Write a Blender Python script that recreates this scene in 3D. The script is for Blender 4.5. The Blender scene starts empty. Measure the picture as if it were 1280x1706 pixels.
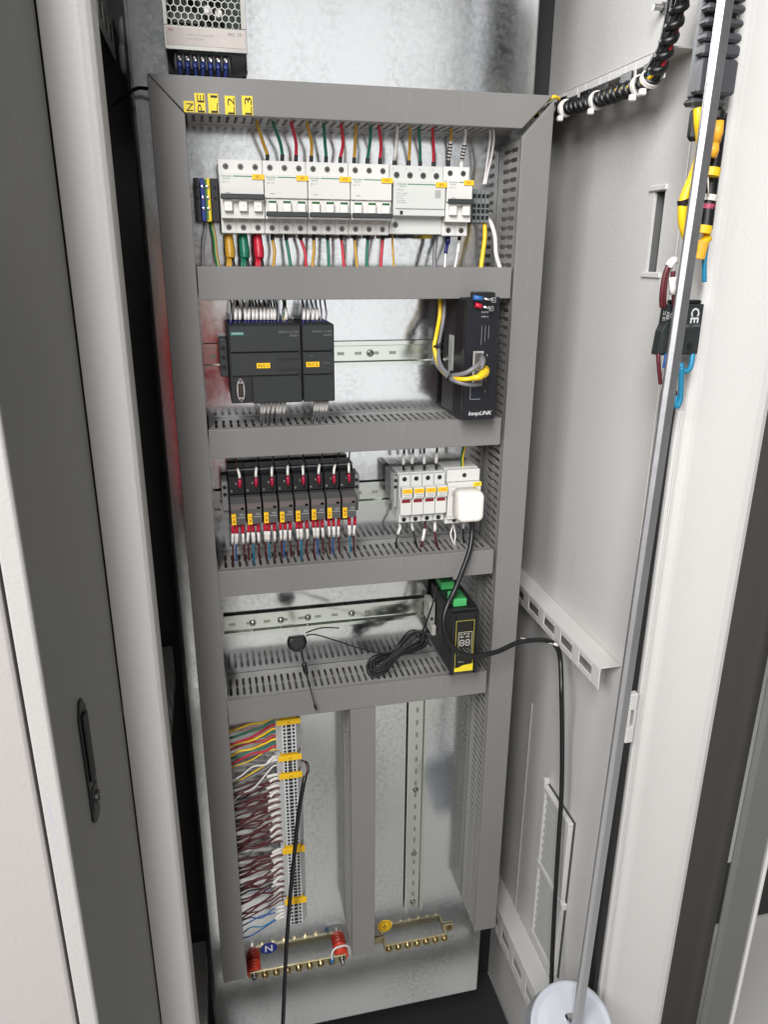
import bpy, bmesh, math, random
from mathutils import Vector, Matrix
random.seed(7)
S = bpy.context.scene
COL = S.collection
PI = math.pi

# ------------------------------------------------------------------ camera
F_PX, YAW, PIT, ROLL = 1251.58, 0.22639, -0.331467, 0.00714
CAM = Vector((0.0, -1.08, 1.65))
_F = Vector((math.sin(YAW)*math.cos(PIT), math.cos(YAW)*math.cos(PIT), math.sin(PIT)))
_R = _F.cross(Vector((0, 0, 1))).normalized()
_U = _R.cross(_F)
_R2 = _R*math.cos(ROLL)+_U*math.sin(ROLL)
_U2 = _U*math.cos(ROLL)-_R*math.sin(ROLL)
cd = bpy.data.cameras.new('camera')
cam = bpy.data.objects.new('camera', cd)
COL.objects.link(cam)
cam.matrix_world = Matrix(((_R2.x, _U2.x, -_F.x, CAM.x), (_R2.y, _U2.y, -_F.y, CAM.y), (_R2.z, _U2.z, -_F.z, CAM.z), (0, 0, 0, 1)))
cd.sensor_fit = 'HORIZONTAL'
cd.sensor_width = 36
cd.lens = 36*F_PX/1280
cd.clip_start = 0.02
cd.clip_end = 60
S.camera = cam

# ------------------------------------------------------------------ light
w = bpy.data.worlds.new('World')
S.world = w
w.use_nodes = True
w.node_tree.nodes['Background'].inputs[0].default_value = (1.0, 1.0, 1.0, 1)
w.node_tree.nodes['Background'].inputs[1].default_value = 0.14
S.view_settings.view_transform = 'Standard'
S.view_settings.look = 'None'
S.view_settings.exposure = 0.0
S.view_settings.gamma = 1.0


def area(name, loc, target, sx, sy, power, col=(1, 1, 1)):
    l = bpy.data.lights.new(name, 'AREA')
    l.shape = 'RECTANGLE'
    l.size, l.size_y, l.energy, l.color = sx, sy, power, col
    o = bpy.data.objects.new(name, l)
    o.location = loc
    o.rotation_euler = (Vector(target)-Vector(loc)).to_track_quat('-Z', 'Y').to_euler()
    COL.objects.link(o)
    return o


area('ceiling_lamp', (-0.64, -2.3, 3.0), (0.3, 0.0, 1.0), 0.5, 1.6, 94, (1.0, 1.0, 1.0))
area('ceiling_lamp', (-1.9, -2.0, 3.0), (0.3, 0.0, 1.1), 1.4, 1.6, 86, (1.0, 1.0, 1.0))
area('plate_reflection_lamp', (0.95, -4.6, 1.75), (0.95, 0.0, 1.75), 1.7, 3.4, 20, (1.0, 1.0, 1.0))  # unseen lamp added so the plate mirrors a bright area


# ------------------------------------------------------------------ pixel helper (photo pixels -> point at a known depth)
def ray(u, v):
    return _F+_R2*((u-640)/F_PX)-_U2*((v-853)/F_PX)


def at(u, v, y=0.0):
    d = ray(u, v)
    return CAM+d*((y-CAM.y)/d.y)


def atx(u, v, x):
    d = ray(u, v)
    return CAM+d*((x-CAM.x)/d.x)


# ------------------------------------------------------------------ materials
def lin(c):
    return tuple(((x/255)/12.92 if x/255 <= .04045 else ((x/255+.055)/1.055)**2.4) for x in c)


MATS = {}


def mat(name, rgb, rough=.5, metal=0.0, var=.06, nscale=60, bump=0.0, bscale=300, spec=.5, coat=0.0, scuff=0.0):
    if name in MATS:
        return MATS[name]
    m = bpy.data.materials.new(name)
    m.use_nodes = True
    nt = m.node_tree
    b = nt.nodes['Principled BSDF']
    c = lin(rgb)
    tc = nt.nodes.new('ShaderNodeTexCoord')
    nz = nt.nodes.new('ShaderNodeTexNoise')
    nz.inputs['Scale'].default_value = nscale
    nz.inputs['Detail'].default_value = 3
    nt.links.new(tc.outputs['Object'], nz.inputs['Vector'])
    mx = nt.nodes.new('ShaderNodeMix')
    mx.data_type = 'RGBA'
    mx.inputs[6].default_value = (*[x*(1-var) for x in c], 1)
    mx.inputs[7].default_value = (*[min(1, x*(1+var)) for x in c], 1)
    nt.links.new(nz.outputs[0], mx.inputs[0])
    col = mx.outputs[2]
    if scuff:
        mp = nt.nodes.new('ShaderNodeMapping')
        mp.inputs['Rotation'].default_value = (.3, .5, .2)
        mp.inputs['Scale'].default_value = (60, 60, 5)
        ns = nt.nodes.new('ShaderNodeTexNoise')
        ns.inputs['Scale'].default_value = 1.0
        ns.inputs['Detail'].default_value = 6
        ns.inputs['Roughness'].default_value = .7
        nd = nt.nodes.new('ShaderNodeTexNoise')
        nd.inputs['Scale'].default_value = 5
        nd.inputs['Detail'].default_value = 4
        nt.links.new(tc.outputs['Object'], mp.inputs[0])
        nt.links.new(mp.outputs[0], ns.inputs['Vector'])
        nt.links.new(tc.outputs['Object'], nd.inputs['Vector'])
        ra_ = nt.nodes.new('ShaderNodeMapRange')
        ra_.inputs[1].default_value, ra_.inputs[2].default_value = .60, .70
        rb_ = nt.nodes.new('ShaderNodeMapRange')
        rb_.inputs[1].default_value, rb_.inputs[2].default_value = .50, .66
        nt.links.new(ns.outputs[0], ra_.inputs[0])
        nt.links.new(nd.outputs[0], rb_.inputs[0])
        ml = nt.nodes.new('ShaderNodeMath')
        ml.operation = 'MULTIPLY'
        nt.links.new(ra_.outputs[0], ml.inputs[0])
        nt.links.new(rb_.outputs[0], ml.inputs[1])
        m3 = nt.nodes.new('ShaderNodeMix')
        m3.data_type = 'RGBA'
        m3.inputs[7].default_value = (*[min(1, x*(1+scuff*2) if x < .4 else x*(1-scuff*1.5)) for x in c], 1)
        nt.links.new(ml.outputs[0], m3.inputs[0])
        nt.links.new(col, m3.inputs[6])
        col = m3.outputs[2]
    nt.links.new(col, b.inputs['Base Color'])
    mr = nt.nodes.new('ShaderNodeMapRange')
    mr.inputs[3].default_value = max(.03, rough-.07)
    mr.inputs[4].default_value = min(1, rough+.07)
    nt.links.new(nz.outputs[0], mr.inputs[0])
    nt.links.new(mr.outputs[0], b.inputs['Roughness'])
    b.inputs['Metallic'].default_value = metal
    b.inputs['Specular IOR Level'].default_value = spec
    b.inputs['Coat Weight'].default_value = coat
    if bump:
        n2 = nt.nodes.new('ShaderNodeTexNoise')
        n2.inputs['Scale'].default_value = bscale
        n2.inputs['Detail'].default_value = 2
        nt.links.new(tc.outputs['Object'], n2.inputs['Vector'])
        bp = nt.nodes.new('ShaderNodeBump')
        bp.inputs['Strength'].default_value = bump
        bp.inputs['Distance'].default_value = .001
        nt.links.new(n2.outputs[0], bp.inputs['Height'])
        nt.links.new(bp.outputs[0], b.inputs['Normal'])
    MATS[name] = m
    return m


def galvanized(name, base, r0, r1, scale=28, wav=.12, blotch=.0):
    m = bpy.data.materials.new(name)
    m.use_nodes = True
    nt = m.node_tree
    b = nt.nodes['Principled BSDF']
    b.inputs['Metallic'].default_value = 1
    tc = nt.nodes.new('ShaderNodeTexCoord')
    n1 = nt.nodes.new('ShaderNodeTexNoise')
    n1.inputs['Scale'].default_value = scale*.16
    n1.inputs['Detail'].default_value = 4
    n1.inputs['Roughness'].default_value = .65
    vo = nt.nodes.new('ShaderNodeTexVoronoi')
    vo.inputs['Scale'].default_value = scale*5
    wp = nt.nodes.new('ShaderNodeMix')
    wp.data_type = 'RGBA'
    wp.blend_type = 'ADD'
    wp.inputs[0].default_value = .12
    nt.links.new(tc.outputs['Object'], wp.inputs[6])
    nt.links.new(n1.outputs[1], wp.inputs[7])
    nt.links.new(tc.outputs['Object'], n1.inputs['Vector'])
    nt.links.new(wp.outputs[2], vo.inputs['Vector'])
    sep = nt.nodes.new('ShaderNodeSeparateColor')
    nt.links.new(vo.outputs['Color'], sep.inputs[0])
    ad = nt.nodes.new('ShaderNodeMath')
    ad.operation = 'MULTIPLY_ADD'
    ad.inputs[1].default_value = .22
    nt.links.new(sep.outputs[0], ad.inputs[0])
    m2 = nt.nodes.new('ShaderNodeMath')
    m2.operation = 'MULTIPLY'
    m2.inputs[1].default_value = .8
    nt.links.new(n1.outputs[0], m2.inputs[0])
    nt.links.new(m2.outputs[0], ad.inputs[2])
    mr = nt.nodes.new('ShaderNodeMapRange')
    mr.inputs[1].default_value = .15
    mr.inputs[2].default_value = .85
    mr.inputs[3].default_value = r0
    mr.inputs[4].default_value = r1
    nt.links.new(ad.outputs[0], mr.inputs[0])
    nt.links.new(mr.outputs[0], b.inputs['Roughness'])
    c = lin(base)
    n3 = nt.nodes.new('ShaderNodeTexNoise')
    n3.inputs['Scale'].default_value = 130
    n3.inputs['Detail'].default_value = 5
    n3.inputs['Roughness'].default_value = .7
    n4 = nt.nodes.new('ShaderNodeTexNoise')
    n4.inputs['Scale'].default_value = 7
    n4.inputs['Detail'].default_value = 3
    st = nt.nodes.new('ShaderNodeMapping')
    st.inputs['Scale'].default_value = (1.6, 1, .55)
    nt.links.new(tc.outputs['Object'], st.inputs[0])
    nt.links.new(tc.outputs['Object'], n3.inputs['Vector'])
    nt.links.new(st.outputs[0], n4.inputs['Vector'])
    r3 = nt.nodes.new('ShaderNodeMapRange')
    r3.inputs[1].default_value, r3.inputs[2].default_value = .45, .58
    r4 = nt.nodes.new('ShaderNodeMapRange')
    r4.inputs[1].default_value, r4.inputs[2].default_value = .44, .62
    r4.inputs[3].default_value = .12
    nt.links.new(n3.outputs[0], r3.inputs[0])
    nt.links.new(n4.outputs[0], r4.inputs[0])
    bl = nt.nodes.new('ShaderNodeMath')
    bl.operation = 'MULTIPLY'
    nt.links.new(r3.outputs[0], bl.inputs[0])
    nt.links.new(r4.outputs[0], bl.inputs[1])
    mb2 = nt.nodes.new('ShaderNodeMath')
    mb2.operation = 'MULTIPLY_ADD'
    mb2.inputs[1].default_value = -blotch
    nt.links.new(bl.outputs[0], mb2.inputs[0])
    nt.links.new(ad.outputs[0], mb2.inputs[2])
    mx = nt.nodes.new('ShaderNodeMix')
    mx.data_type = 'RGBA'
    mx.clamp_factor = False
    mx.inputs[6].default_value = (*[x*.90 for x in c], 1)
    mx.inputs[7].default_value = (*[min(1, x*1.04) for x in c], 1)
    nt.links.new(mb2.outputs[0], mx.inputs[0])
    nt.links.new(mx.outputs[2], b.inputs['Base Color'])
    bp = nt.nodes.new('ShaderNodeBump')
    bp.inputs['Strength'].default_value = wav
    bp.inputs['Distance'].default_value = .0012
    nt.links.new(n1.outputs[0], bp.inputs['Height'])
    nt.links.new(bp.outputs[0], b.inputs['Normal'])
    MATS[name] = m
    return m


galv = galvanized('galvanized_sheet', (220, 222, 223), .08, .22, 40, .3, 1.3)
galv_edge = galvanized('galvanized_fold', (170, 170, 168), .3, .5)
zinc = galvanized('zinc_rail', (214, 219, 212), .12, .22, 14)
rodm = galvanized('steel_rod', (200, 200, 203), .42, .56, 60)
paint = mat('cabinet_paint', (200, 198, 195), .42, 0, .035, 5, .35, 260, scuff=.10)
paint_white = mat('white_paint', (204, 202, 199), .42, 0, .025, 6, .28, 230, scuff=.08)
ductm = mat('duct_pvc', (122, 120, 118), .44, 0, .06, 7, .12, 420, scuff=.16)
ductin = mat('duct_pvc_walls', (136, 134, 131), .42, 0, .04, 20)
white_pl = mat('white_plastic', (212, 210, 206), .38, 0, .02)
offwhite = mat('grey_white_plastic', (201, 202, 198), .4, 0, .02)
white2 = mat('bright_white_plastic', (236, 231, 224), .3, 0, .02)
dark_pl = mat('dark_plastic', (50, 53, 54), .45, 0, .08)
black_pl = mat('black_plastic', (22, 22, 24), .4, 0, .1)
plc_m = mat('anthracite_plastic', (39, 42, 43), .5, 0, .06, 60, .1, 700)
plc_d = mat('anthracite_seam', (27, 28, 30), .55, 0, .1)
steel = mat('screw_steel', (150, 150, 146), .28, 1, .1)
dark_steel = mat('dark_steel', (112, 112, 108), .32, 1, .15)
chrome = mat('chrome', (222, 222, 224), .12, 1, .02)
brass = mat('brass_screw', (164, 148, 108), .28, 1, .1)
brasszinc = mat('yellow_zinc', (178, 168, 134), .42, .8, .14, 40)
hole = mat('hole_black', (10, 10, 11), .7, 0, .1)
label_y = mat('label_yellow', (240, 190, 22), .5, 0, .03)
label_y2 = mat('tape_yellow', (232, 206, 40), .5, 0, .03)
ink = mat('ink_black', (26, 22, 20), .6, 0, .1)
ink_w = mat('ink_white', (205, 207, 207), .6, 0, .05)
ink_g = mat('ink_grey', (120, 122, 122), .6, 0, .05)
ink_lg = mat('ink_light_grey', (160, 160, 156), .6, 0, .05)
green_ink = mat('ink_green', (26, 122, 76), .5, 0, .05)
green_t = mat('toggle_green', (18, 92, 44), .4, 0, .05)
teal = mat('logo_teal', (28, 112, 100), .5, 0, .05)
relay_m = mat('relay_smoke', (78, 77, 76), .28, 0, .08, 60, 0, 300, .6)
relay_t = mat('relay_top_tint', (104, 92, 90), .25, 0, .08)
end_m = mat('end_stop_grey', (118, 118, 118), .5, 0, .05)
grey_pl = mat('terminal_grey', (204, 206, 205), .45, 0, .03)
blue_m = mat('insulator_blue', (22, 50, 122), .4)
navy = mat('ferrule_navy', (28, 26, 92), .4)
yg_green = mat('earth_green', (34, 112, 54), .42)
insul_red = mat('insulator_red', (206, 62, 40), .35, 0, .06)
ferr_red = mat('ferrule_red', (190, 24, 52), .38, 0, .08)
ferr_pink = mat('ferrule_crimson', (168, 28, 62), .36, 0, .08)
sleeve_w = mat('marker_white', (220, 216, 212), .5, 0, .04)
conn_green = mat('connector_green', (70, 170, 96), .42, 0, .05)
win_red = mat('fuse_window_red', (128, 22, 34), .25, 0, .08)
rubber = mat('black_rubber', (18, 18, 19), .55, 0, .1)
dim = mat('inner_shade', (44, 45, 45), .6, 0, .05)  # dark colour standing in for the shade deep inside the cabinets
pcb = mat('circuit_green', (30, 46, 34), .6, 0, .3, 300)
W = {
    'yellow': mat('wire_ochre', (186, 142, 44), .42, 0, .04),
    'bright': mat('wire_yellow', (238, 196, 30), .4, 0, .04),
    'green': mat('wire_green', (16, 106, 82), .42, 0, .04),
    'red': mat('wire_red', (188, 28, 52), .42, 0, .04),
    'white': mat('wire_white', (214, 210, 208), .42, 0, .04),
    'grey': mat('wire_grey', (120, 120, 124), .42, 0, .04),
    'maroon': mat('wire_maroon', (84, 28, 34), .42, 0, .06),
    'black': mat('wire_black', (20, 20, 22), .38, 0, .06),
    'blue': mat('wire_blue', (44, 92, 160), .42, 0, .04),
    'cyan': mat('wire_light_blue', (34, 128, 164), .42, 0, .04),
    'earth': yg_green,
}


# ------------------------------------------------------------------ mesh builder
class MB:
    def __init__(self):
        self.v = []
        self.f = []
        self.sm = []

    def add(self, vs, fs, smooth=False):
        o = len(self.v)
        self.v += [Vector(p) for p in vs]
        self.f += [tuple(i+o for i in f) for f in fs]
        self.sm += [smooth]*len(fs)
        return self

    def box(self, x0, x1, y0, y1, z0, z1, c=0.0):
        if x0 > x1: x0, x1 = x1, x0
        if y0 > y1: y0, y1 = y1, y0
        if z0 > z1: z0, z1 = z1, z0
        if c <= 0:
            vs = [(x, y, z) for x in (x0, x1) for y in (y0, y1) for z in (z0, z1)]
            return self.add(vs, [(0, 1, 3, 2), (4, 6, 7, 5), (0, 4, 5, 1), (2, 3, 7, 6), (0, 2, 6, 4), (1, 5, 7, 3)])
        c = min(c, (x1-x0)*.45, (y1-y0)*.45, (z1-z0)*.45)
        vs, idx = [], {}
        X, Y, Z = (x0, x1), (y0, y1), (z0, z1)
        for i in (0, 1):
            for j in (0, 1):
                for k in (0, 1):
                    sx, sy, sz = (1, -1)[i], (1, -1)[j], (1, -1)[k]
                    idx[i, j, k, 0] = len(vs); vs.append((X[i], Y[j]+sy*c, Z[k]+sz*c))
                    idx[i, j, k, 1] = len(vs); vs.append((X[i]+sx*c, Y[j], Z[k]+sz*c))
                    idx[i, j, k, 2] = len(vs); vs.append((X[i]+sx*c, Y[j]+sy*c, Z[k]))
        fs = []
        for i in (0, 1):
            q = [(i, 0, 0), (i, 1, 0), (i, 1, 1), (i, 0, 1)]
            fs.append([idx[a, b, d, 0] for a, b, d in (q if i else q[::-1])])
            q = [(0, i, 0), (0, i, 1), (1, i, 1), (1, i, 0)]
            fs.append([idx[a, b, d, 1] for a, b, d in (q if i else q[::-1])])
            q = [(0, 0, i), (1, 0, i), (1, 1, i), (0, 1, i)]
            fs.append([idx[a, b, d, 2] for a, b, d in (q if i else q[::-1])])
        for j in (0, 1):
            for k in (0, 1):
                fs.append([idx[0, j, k, 1], idx[1, j, k, 1], idx[1, j, k, 2], idx[0, j, k, 2]])
                fs.append([idx[j, 0, k, 0], idx[j, 1, k, 0], idx[j, 1, k, 2], idx[j, 0, k, 2]])
                fs.append([idx[j, k, 0, 0], idx[j, k, 1, 0], idx[j, k, 1, 1], idx[j, k, 0, 1]])
        for i in (0, 1):
            for j in (0, 1):
                for k in (0, 1):
                    fs.append([idx[i, j, k, 0], idx[i, j, k, 1], idx[i, j, k, 2]])
        return self.add(vs, fs)

    def prism(self, poly, axis, a, b):
        """poly: 2D points; axis: the extruded one. x: (y,z)  y: (x,z)  z: (x,y)"""
        n = len(poly)

        def P(p, t):
            return {'x': (t, p[0], p[1]), 'y': (p[0], t, p[1]), 'z': (p[0], p[1], t)}[axis]
        vs = [P(p, a) for p in poly]+[P(p, b) for p in poly]
        fs = [tuple(range(n)), tuple(range(2*n-1, n-1, -1))]
        fs += [(i, i+n, (i+1) % n+n, (i+1) % n) for i in range(n)]
        return self.add(vs, fs)

    def tube(self, pts, r, n=8, caps=True):
        pts = [Vector(p) for p in pts]
        m = len(pts)
        rs = r if isinstance(r, (list, tuple)) else [r]*m
        up = None
        vs, fs = [], []
        for i, p in enumerate(pts):
            t = (pts[min(i+1, m-1)]-pts[max(i-1, 0)])
            t = t.normalized() if t.length > 1e-9 else Vector((0, 0, 1))
            if up is None:
                up = t.orthogonal().normalized()
            up = up-t*up.dot(t)
            up = up.normalized() if up.length > 1e-6 else t.orthogonal().normalized()
            s = t.cross(up)
            for k in range(n):
                a = 2*PI*k/n
                vs.append(p+(up*math.cos(a)+s*math.sin(a))*rs[i])
        for i in range(m-1):
            for k in range(n):
                fs.append((i*n+k, i*n+(k+1) % n, (i+1)*n+(k+1) % n, (i+1)*n+k))
        self.add(vs, fs, True)
        if caps:
            o = len(self.v)-m*n
            self.f += [tuple(o+k for k in range(n-1, -1, -1)), tuple(o+(m-1)*n+k for k in range(n))]
            self.sm += [False, False]
        return self

    def cyl(self, p0, p1, r0, r1=None, n=16):
        return self.tube([p0, p1], [r0, r0 if r1 is None else r1], n)

    def lathe(self, p, axis, prof, n=20):
        """prof: list of (distance along axis, radius) from p"""
        ax = Vector(axis).normalized()
        return self.tube([Vector(p)+ax*d for d, r in prof], [max(r, 1e-5) for d, r in prof], n) if False else self._lathe(Vector(p), ax, prof, n)

    def _lathe(self, p, ax, prof, n):
        up = ax.orthogonal().normalized()
        s = ax.cross(up)
        vs, fs = [], []
        for d, r in prof:
            for k in range(n):
                a = 2*PI*k/n
                vs.append(p+ax*d+(up*math.cos(a)+s*math.sin(a))*r)
        m = len(prof)
        for i in range(m-1):
            for k in range(n):
                fs.append((i*n+k, i*n+(k+1) % n, (i+1)*n+(k+1) % n, (i+1)*n+k))
        self.add(vs, fs, False)
        o = len(self.v)-m*n
        self.f += [tuple(o+k for k in range(n-1, -1, -1)), tuple(o+(m-1)*n+k for k in range(n))]
        self.sm += [False, False]
        return self


OFF = {}


def fixnormals(me):
    bm = bmesh.new()
    bm.from_mesh(me)
    bmesh.ops.recalc_face_normals(bm, faces=bm.faces)
    bm.to_mesh(me)
    bm.free()


def build(name, mb, m, parent=None, label=None, cat=None, group=None, kind=None, bevel=0, solid=0):
    if parent is not None:
        off = OFF[parent.name]
    else:
        xs = [v.x for v in mb.v]; ys = [v.y for v in mb.v]; zs = [v.z for v in mb.v]
        off = Vector(((min(xs)+max(xs))/2, (min(ys)+max(ys))/2, min(zs)))
    me = bpy.data.meshes.new(name)
    me.from_pydata([tuple(v-off) for v in mb.v], [], mb.f)
    fixnormals(me)
    me.polygons.foreach_set('use_smooth', mb.sm)
    me.materials.append(m)
    o = bpy.data.objects.new(name, me)
    COL.objects.link(o)
    if parent is not None:
        o.parent = parent
    else:
        o.location = off
    OFF[o.name] = off
    if solid:
        sd = o.modifiers.new('thickness', 'SOLIDIFY')
        sd.thickness = solid
        sd.offset = 0
    if bevel:
        bv = o.modifiers.new('edge', 'BEVEL')
        bv.width = bevel
        bv.segments = 2
        bv.limit_method = 'ANGLE'
    tag(o, label, cat, group, kind)
    return o


def tag(o, label=None, cat=None, group=None, kind=None):
    if label: o['label'] = label
    if cat: o['category'] = cat
    if group: o['group'] = group
    if kind: o['kind'] = kind


def thing(name, loc, label, cat, group=None):
    o = bpy.data.objects.new(name, None)
    o.location = loc
    o.empty_display_size = .02
    COL.objects.link(o)
    OFF[o.name] = Vector(loc)
    tag(o, label, cat, group)
    return o


def inst(name, me, loc, parent):
    """a part that shares its mesh (mesh is modelled round its own origin); loc in world"""
    o = bpy.data.objects.new(name, me)
    COL.objects.link(o)
    o.parent = parent
    o.location = Vector(loc)-OFF[parent.name]
    OFF[o.name] = Vector(loc)
    return o


def mesh_of(name, mb, m):
    me = bpy.data.meshes.new(name)
    me.from_pydata([tuple(v) for v in mb.v], [], mb.f)
    fixnormals(me)
    me.polygons.foreach_set('use_smooth', mb.sm)
    me.materials.append(m)
    return me


TXT = {}


def text(name, s, pos, h, m, parent, rot=0.0, width=None, face=None, shear=0.0, bold=0.0):
    """flat print; pos = centre, lies on the plane facing -y (or given right/up vectors)"""
    key = (s, shear, bold)
    if key not in TXT:
        cu = bpy.data.curves.new('print', 'FONT')
        cu.body = s
        cu.align_x = 'CENTER'
        cu.resolution_u = 2
        cu.shear = shear
        cu.offset = bold
        ob = bpy.data.objects.new('print', cu)
        me = bpy.data.meshes.new_from_object(ob)
        pts = [v.co.copy() for v in me.vertices]
        fs = [tuple(p.vertices) for p in me.polygons]
        x0 = min(p.x for p in pts); x1 = max(p.x for p in pts)
        y0 = min(p.y for p in pts); y1 = max(p.y for p in pts)
        TXT[key] = ([((p.x-(x0+x1)/2), (p.y-(y0+y1)/2)) for p in pts], fs, x1-x0, y1-y0)
        bpy.data.objects.remove(ob)
        bpy.data.curves.remove(cu)
        bpy.data.meshes.remove(me)
    pts, fs, tw, th = TXT[key]
    sy = h/th
    sx = sy if width is None else width/tw
    right, up = face if face else (Vector((1, 0, 0)), Vector((0, 0, 1)))
    c, s_ = math.cos(rot), math.sin(rot)
    mb = MB()
    pos = Vector(pos)
    vs = []
    for x, y in pts:
        x *= sx; y *= sy
        vs.append(pos+right*(x*c-y*s_)+up*(x*s_+y*c))
    mb.add(vs, fs)
    return build(name, mb, m, parent)


def spline(pts, k=7):
    P = [Vector(p) for p in pts]
    if len(P) < 3:
        return [P[0].lerp(P[-1], i/k) for i in range(k+1)]
    out = []
    for i in range(len(P)-1):
        a, b, c, d = P[max(i-1, 0)], P[i], P[i+1], P[min(i+2, len(P)-1)]
        for j in range(k):
            t = j/k
            out.append(.5*((2*b)+(c-a)*t+(2*a-5*b+4*c-d)*t*t+(3*b-a-3*c+d)*t**3))
    out.append(P[-1])
    return out


def wire(pts, color, label, r=.0013, group=None, name='wire', end=None, marks=(), k=6, n=8, stripe=None):
    """end: list of (material, at '0' or '1', length, radius, partname); marks: (t0,t1,material,radius,partname)"""
    sp = spline(pts, k)
    t = thing(name, sp[-1], label, 'wire', group)
    build('insulation', MB().tube(sp, r, n), W[color] if isinstance(color, str) else color, t)
    L = [0]
    for a, b in zip(sp, sp[1:]):
        L.append(L[-1]+(b-a).length)

    def pos(s):
        s = max(0, min(L[-1], s))
        for i in range(len(sp)-1):
            if L[i+1] >= s:
                return sp[i].lerp(sp[i+1], (s-L[i])/max(1e-9, L[i+1]-L[i]))
        return sp[-1]
    for (s0, s1, m, rr, pn) in marks:
        if s0 < 0: s0 += L[-1]+1e-9
        if s1 <= 0: s1 += L[-1]
        q = [pos(s0+(s1-s0)*i/3) for i in range(4)]
        build(pn, MB().tube(q, rr, 10), m, t)
    if stripe:
        for ph in stripe[1]:
            q = []
            for i, p in enumerate(sp):
                q.append(p+Vector((math.cos(ph), -abs(math.sin(ph)), 0))*(r*.62))
            build('stripe', MB().tube(q, r*.55, 6), stripe[0], t)
    return t


# ------------------------------------------------------------------ setting
build('floor', MB().box(-4, 4, -6, 1.5, -.02, 0), mat('floor_grey', (204, 202, 197), .4, 0, .1, 3), kind='structure')

# cabinet -----------------------------------------------------------
XR = .55       # inside of the right wall
cab = thing('electrical_cabinet', (.19, 0, 0), 'light grey sheet steel electrical cabinet standing open around the wiring panel', 'cabinet')
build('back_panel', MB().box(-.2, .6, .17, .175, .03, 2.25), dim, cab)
build('roof_panel', MB().box(-.2, .6, -.25, .168, 2.252, 2.256), paint, cab)
build('base_panel', MB().box(-.17, .548, -.27, -.012, .03, .036), paint, cab)
build('base_panel', MB().box(-.17, .548, -.0118, .168, .028, .034), dim, cab)  # rear part: shade behind the plate put into the colour
build('left_wall', MB().box(-.176, -.172, -.258, .168, .038, 2.25), mat('left_wall_shade', (30, 31, 31), .7), cab)  # near-black instead of the cabinet paint: interior shade put into the colour
# right wall with the rectangular cut-out
sy0, sy1, sz0, sz1 = -.196, -.172, 1.63, 1.724
rw = MB()
rw.box(XR, XR+.004, sy1, .168, .038, 2.25)
rw.box(XR, XR+.004, -.258, sy0, .038, 2.25)
rw.box(XR, XR+.004, sy0, sy1, .038, sz0)
rw.box(XR, XR+.004, sy0, sy1, sz1, 2.25)
build('right_wall', rw, paint, cab)
ro = MB()
ro.box(XR+.0045, XR+.06, sy1, sy1+.002, sz0-.004, sz1+.004)
ro.box(XR+.0045, XR+.06, sy0-.002, sy0, sz0-.004, sz1+.004)
ro.box(XR+.06, XR+.062, sy0-.002, sy1+.002, sz0-.004, sz1+.004)
ro.box(XR+.0045, XR+.06, sy0, sy1, sz0-.006, sz0-.004)
ro.box(XR+.0045, XR+.06, sy0, sy1, sz1+.004, sz1+.006)
build('recess_liner', ro, mat('recess_shade', (96, 97, 96), .6), cab)  # liner toned dark to stand in for shade inside the cut-out
ro = MB()
ro.box(XR-.003, XR+.004, sy0-.012, sy1+.006, sz0-.007, sz0-.0005, .001)
ro.box(XR-.003, XR+.004, sy0-.004, sy1+.01, sz1+.0005, sz1+.007, .001)
build('wall_recess', ro, paint, cab)
build('seam_strip', MB().box(XR-.0025, XR-.0003, -.238, -.232, .05, 1.9, .001), paint, cab)
build('seam_strip', MB().box(XR-.0025, XR-.0003, .045, .05, .3, .85, .001), paint, cab)


def slotted_bracket(xw, xi, y0, y1, zt, zb, slots, zs0, zs1, flip=1):
    """folded rail along the wall: top web from wall (xw) to the slotted inner face (xi)"""
    mb = MB()
    t = .002
    mb.box(xw, xi, y0, y1, zt-t, zt)
    xa, xb = (xi, xi+t*flip)
    edges = [y0]
    for a, b in slots:
        edges += [a, b]
    edges.append(y1)
    for i in range(0, len(edges), 2):
        mb.box(xa, xb, edges[i], edges[i+1], zb, zt-t-.0002)
    for a, b in slots:
        mb.box(xa, xb, a, b, zs1, zt-t-.0002)
        mb.box(xa, xb, a, b, zb, zs0)
    return mb


def slots_of(y0, y1, n, frac=.62):
    p = (y1-y0)/n
    return [(y0+p*i+p*(1-frac)/2, y0+p*i+p*(1+frac)/2) for i in range(n)]


build('slotted_bracket', slotted_bracket(XR-.0005, .5165, -.227, .165, 1.0895, 1.0535, slots_of(-.215, .165, 6), 1.064, 1.078), paint, cab, bevel=.0012)
build('slotted_bracket', slotted_bracket(XR-.0005, .512, -.227, .165, .355, .285, slots_of(-.215, .165, 6), .306, .326), paint, cab, bevel=.0012)
build('slotted_bracket', slotted_bracket(XR-.0005, .512, -.227, .165, 1.868, 1.836, slots_of(-.215, .165, 6), 1.848, 1.856), paint, cab, bevel=.0012)
build('slotted_bracket', slotted_bracket(-.1715, -.1, -.07, .165, 1.955, 1.9, slots_of(-.06, .165, 4), 1.915, 1.938, -1), paint, cab, bevel=.0012)
build('slotted_bracket', slotted_bracket(-.1715, -.1, -.035, .165, .985, .915, slots_of(-.02, .165, 4), .93, .955, -1), paint, cab, bevel=.0012)
build('slotted_bracket', slotted_bracket(-.1715, -.09, -.035, .165, .29, .22, slots_of(-.02, .165, 4), .235, .26, -1), paint, cab, bevel=.0012)

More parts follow.
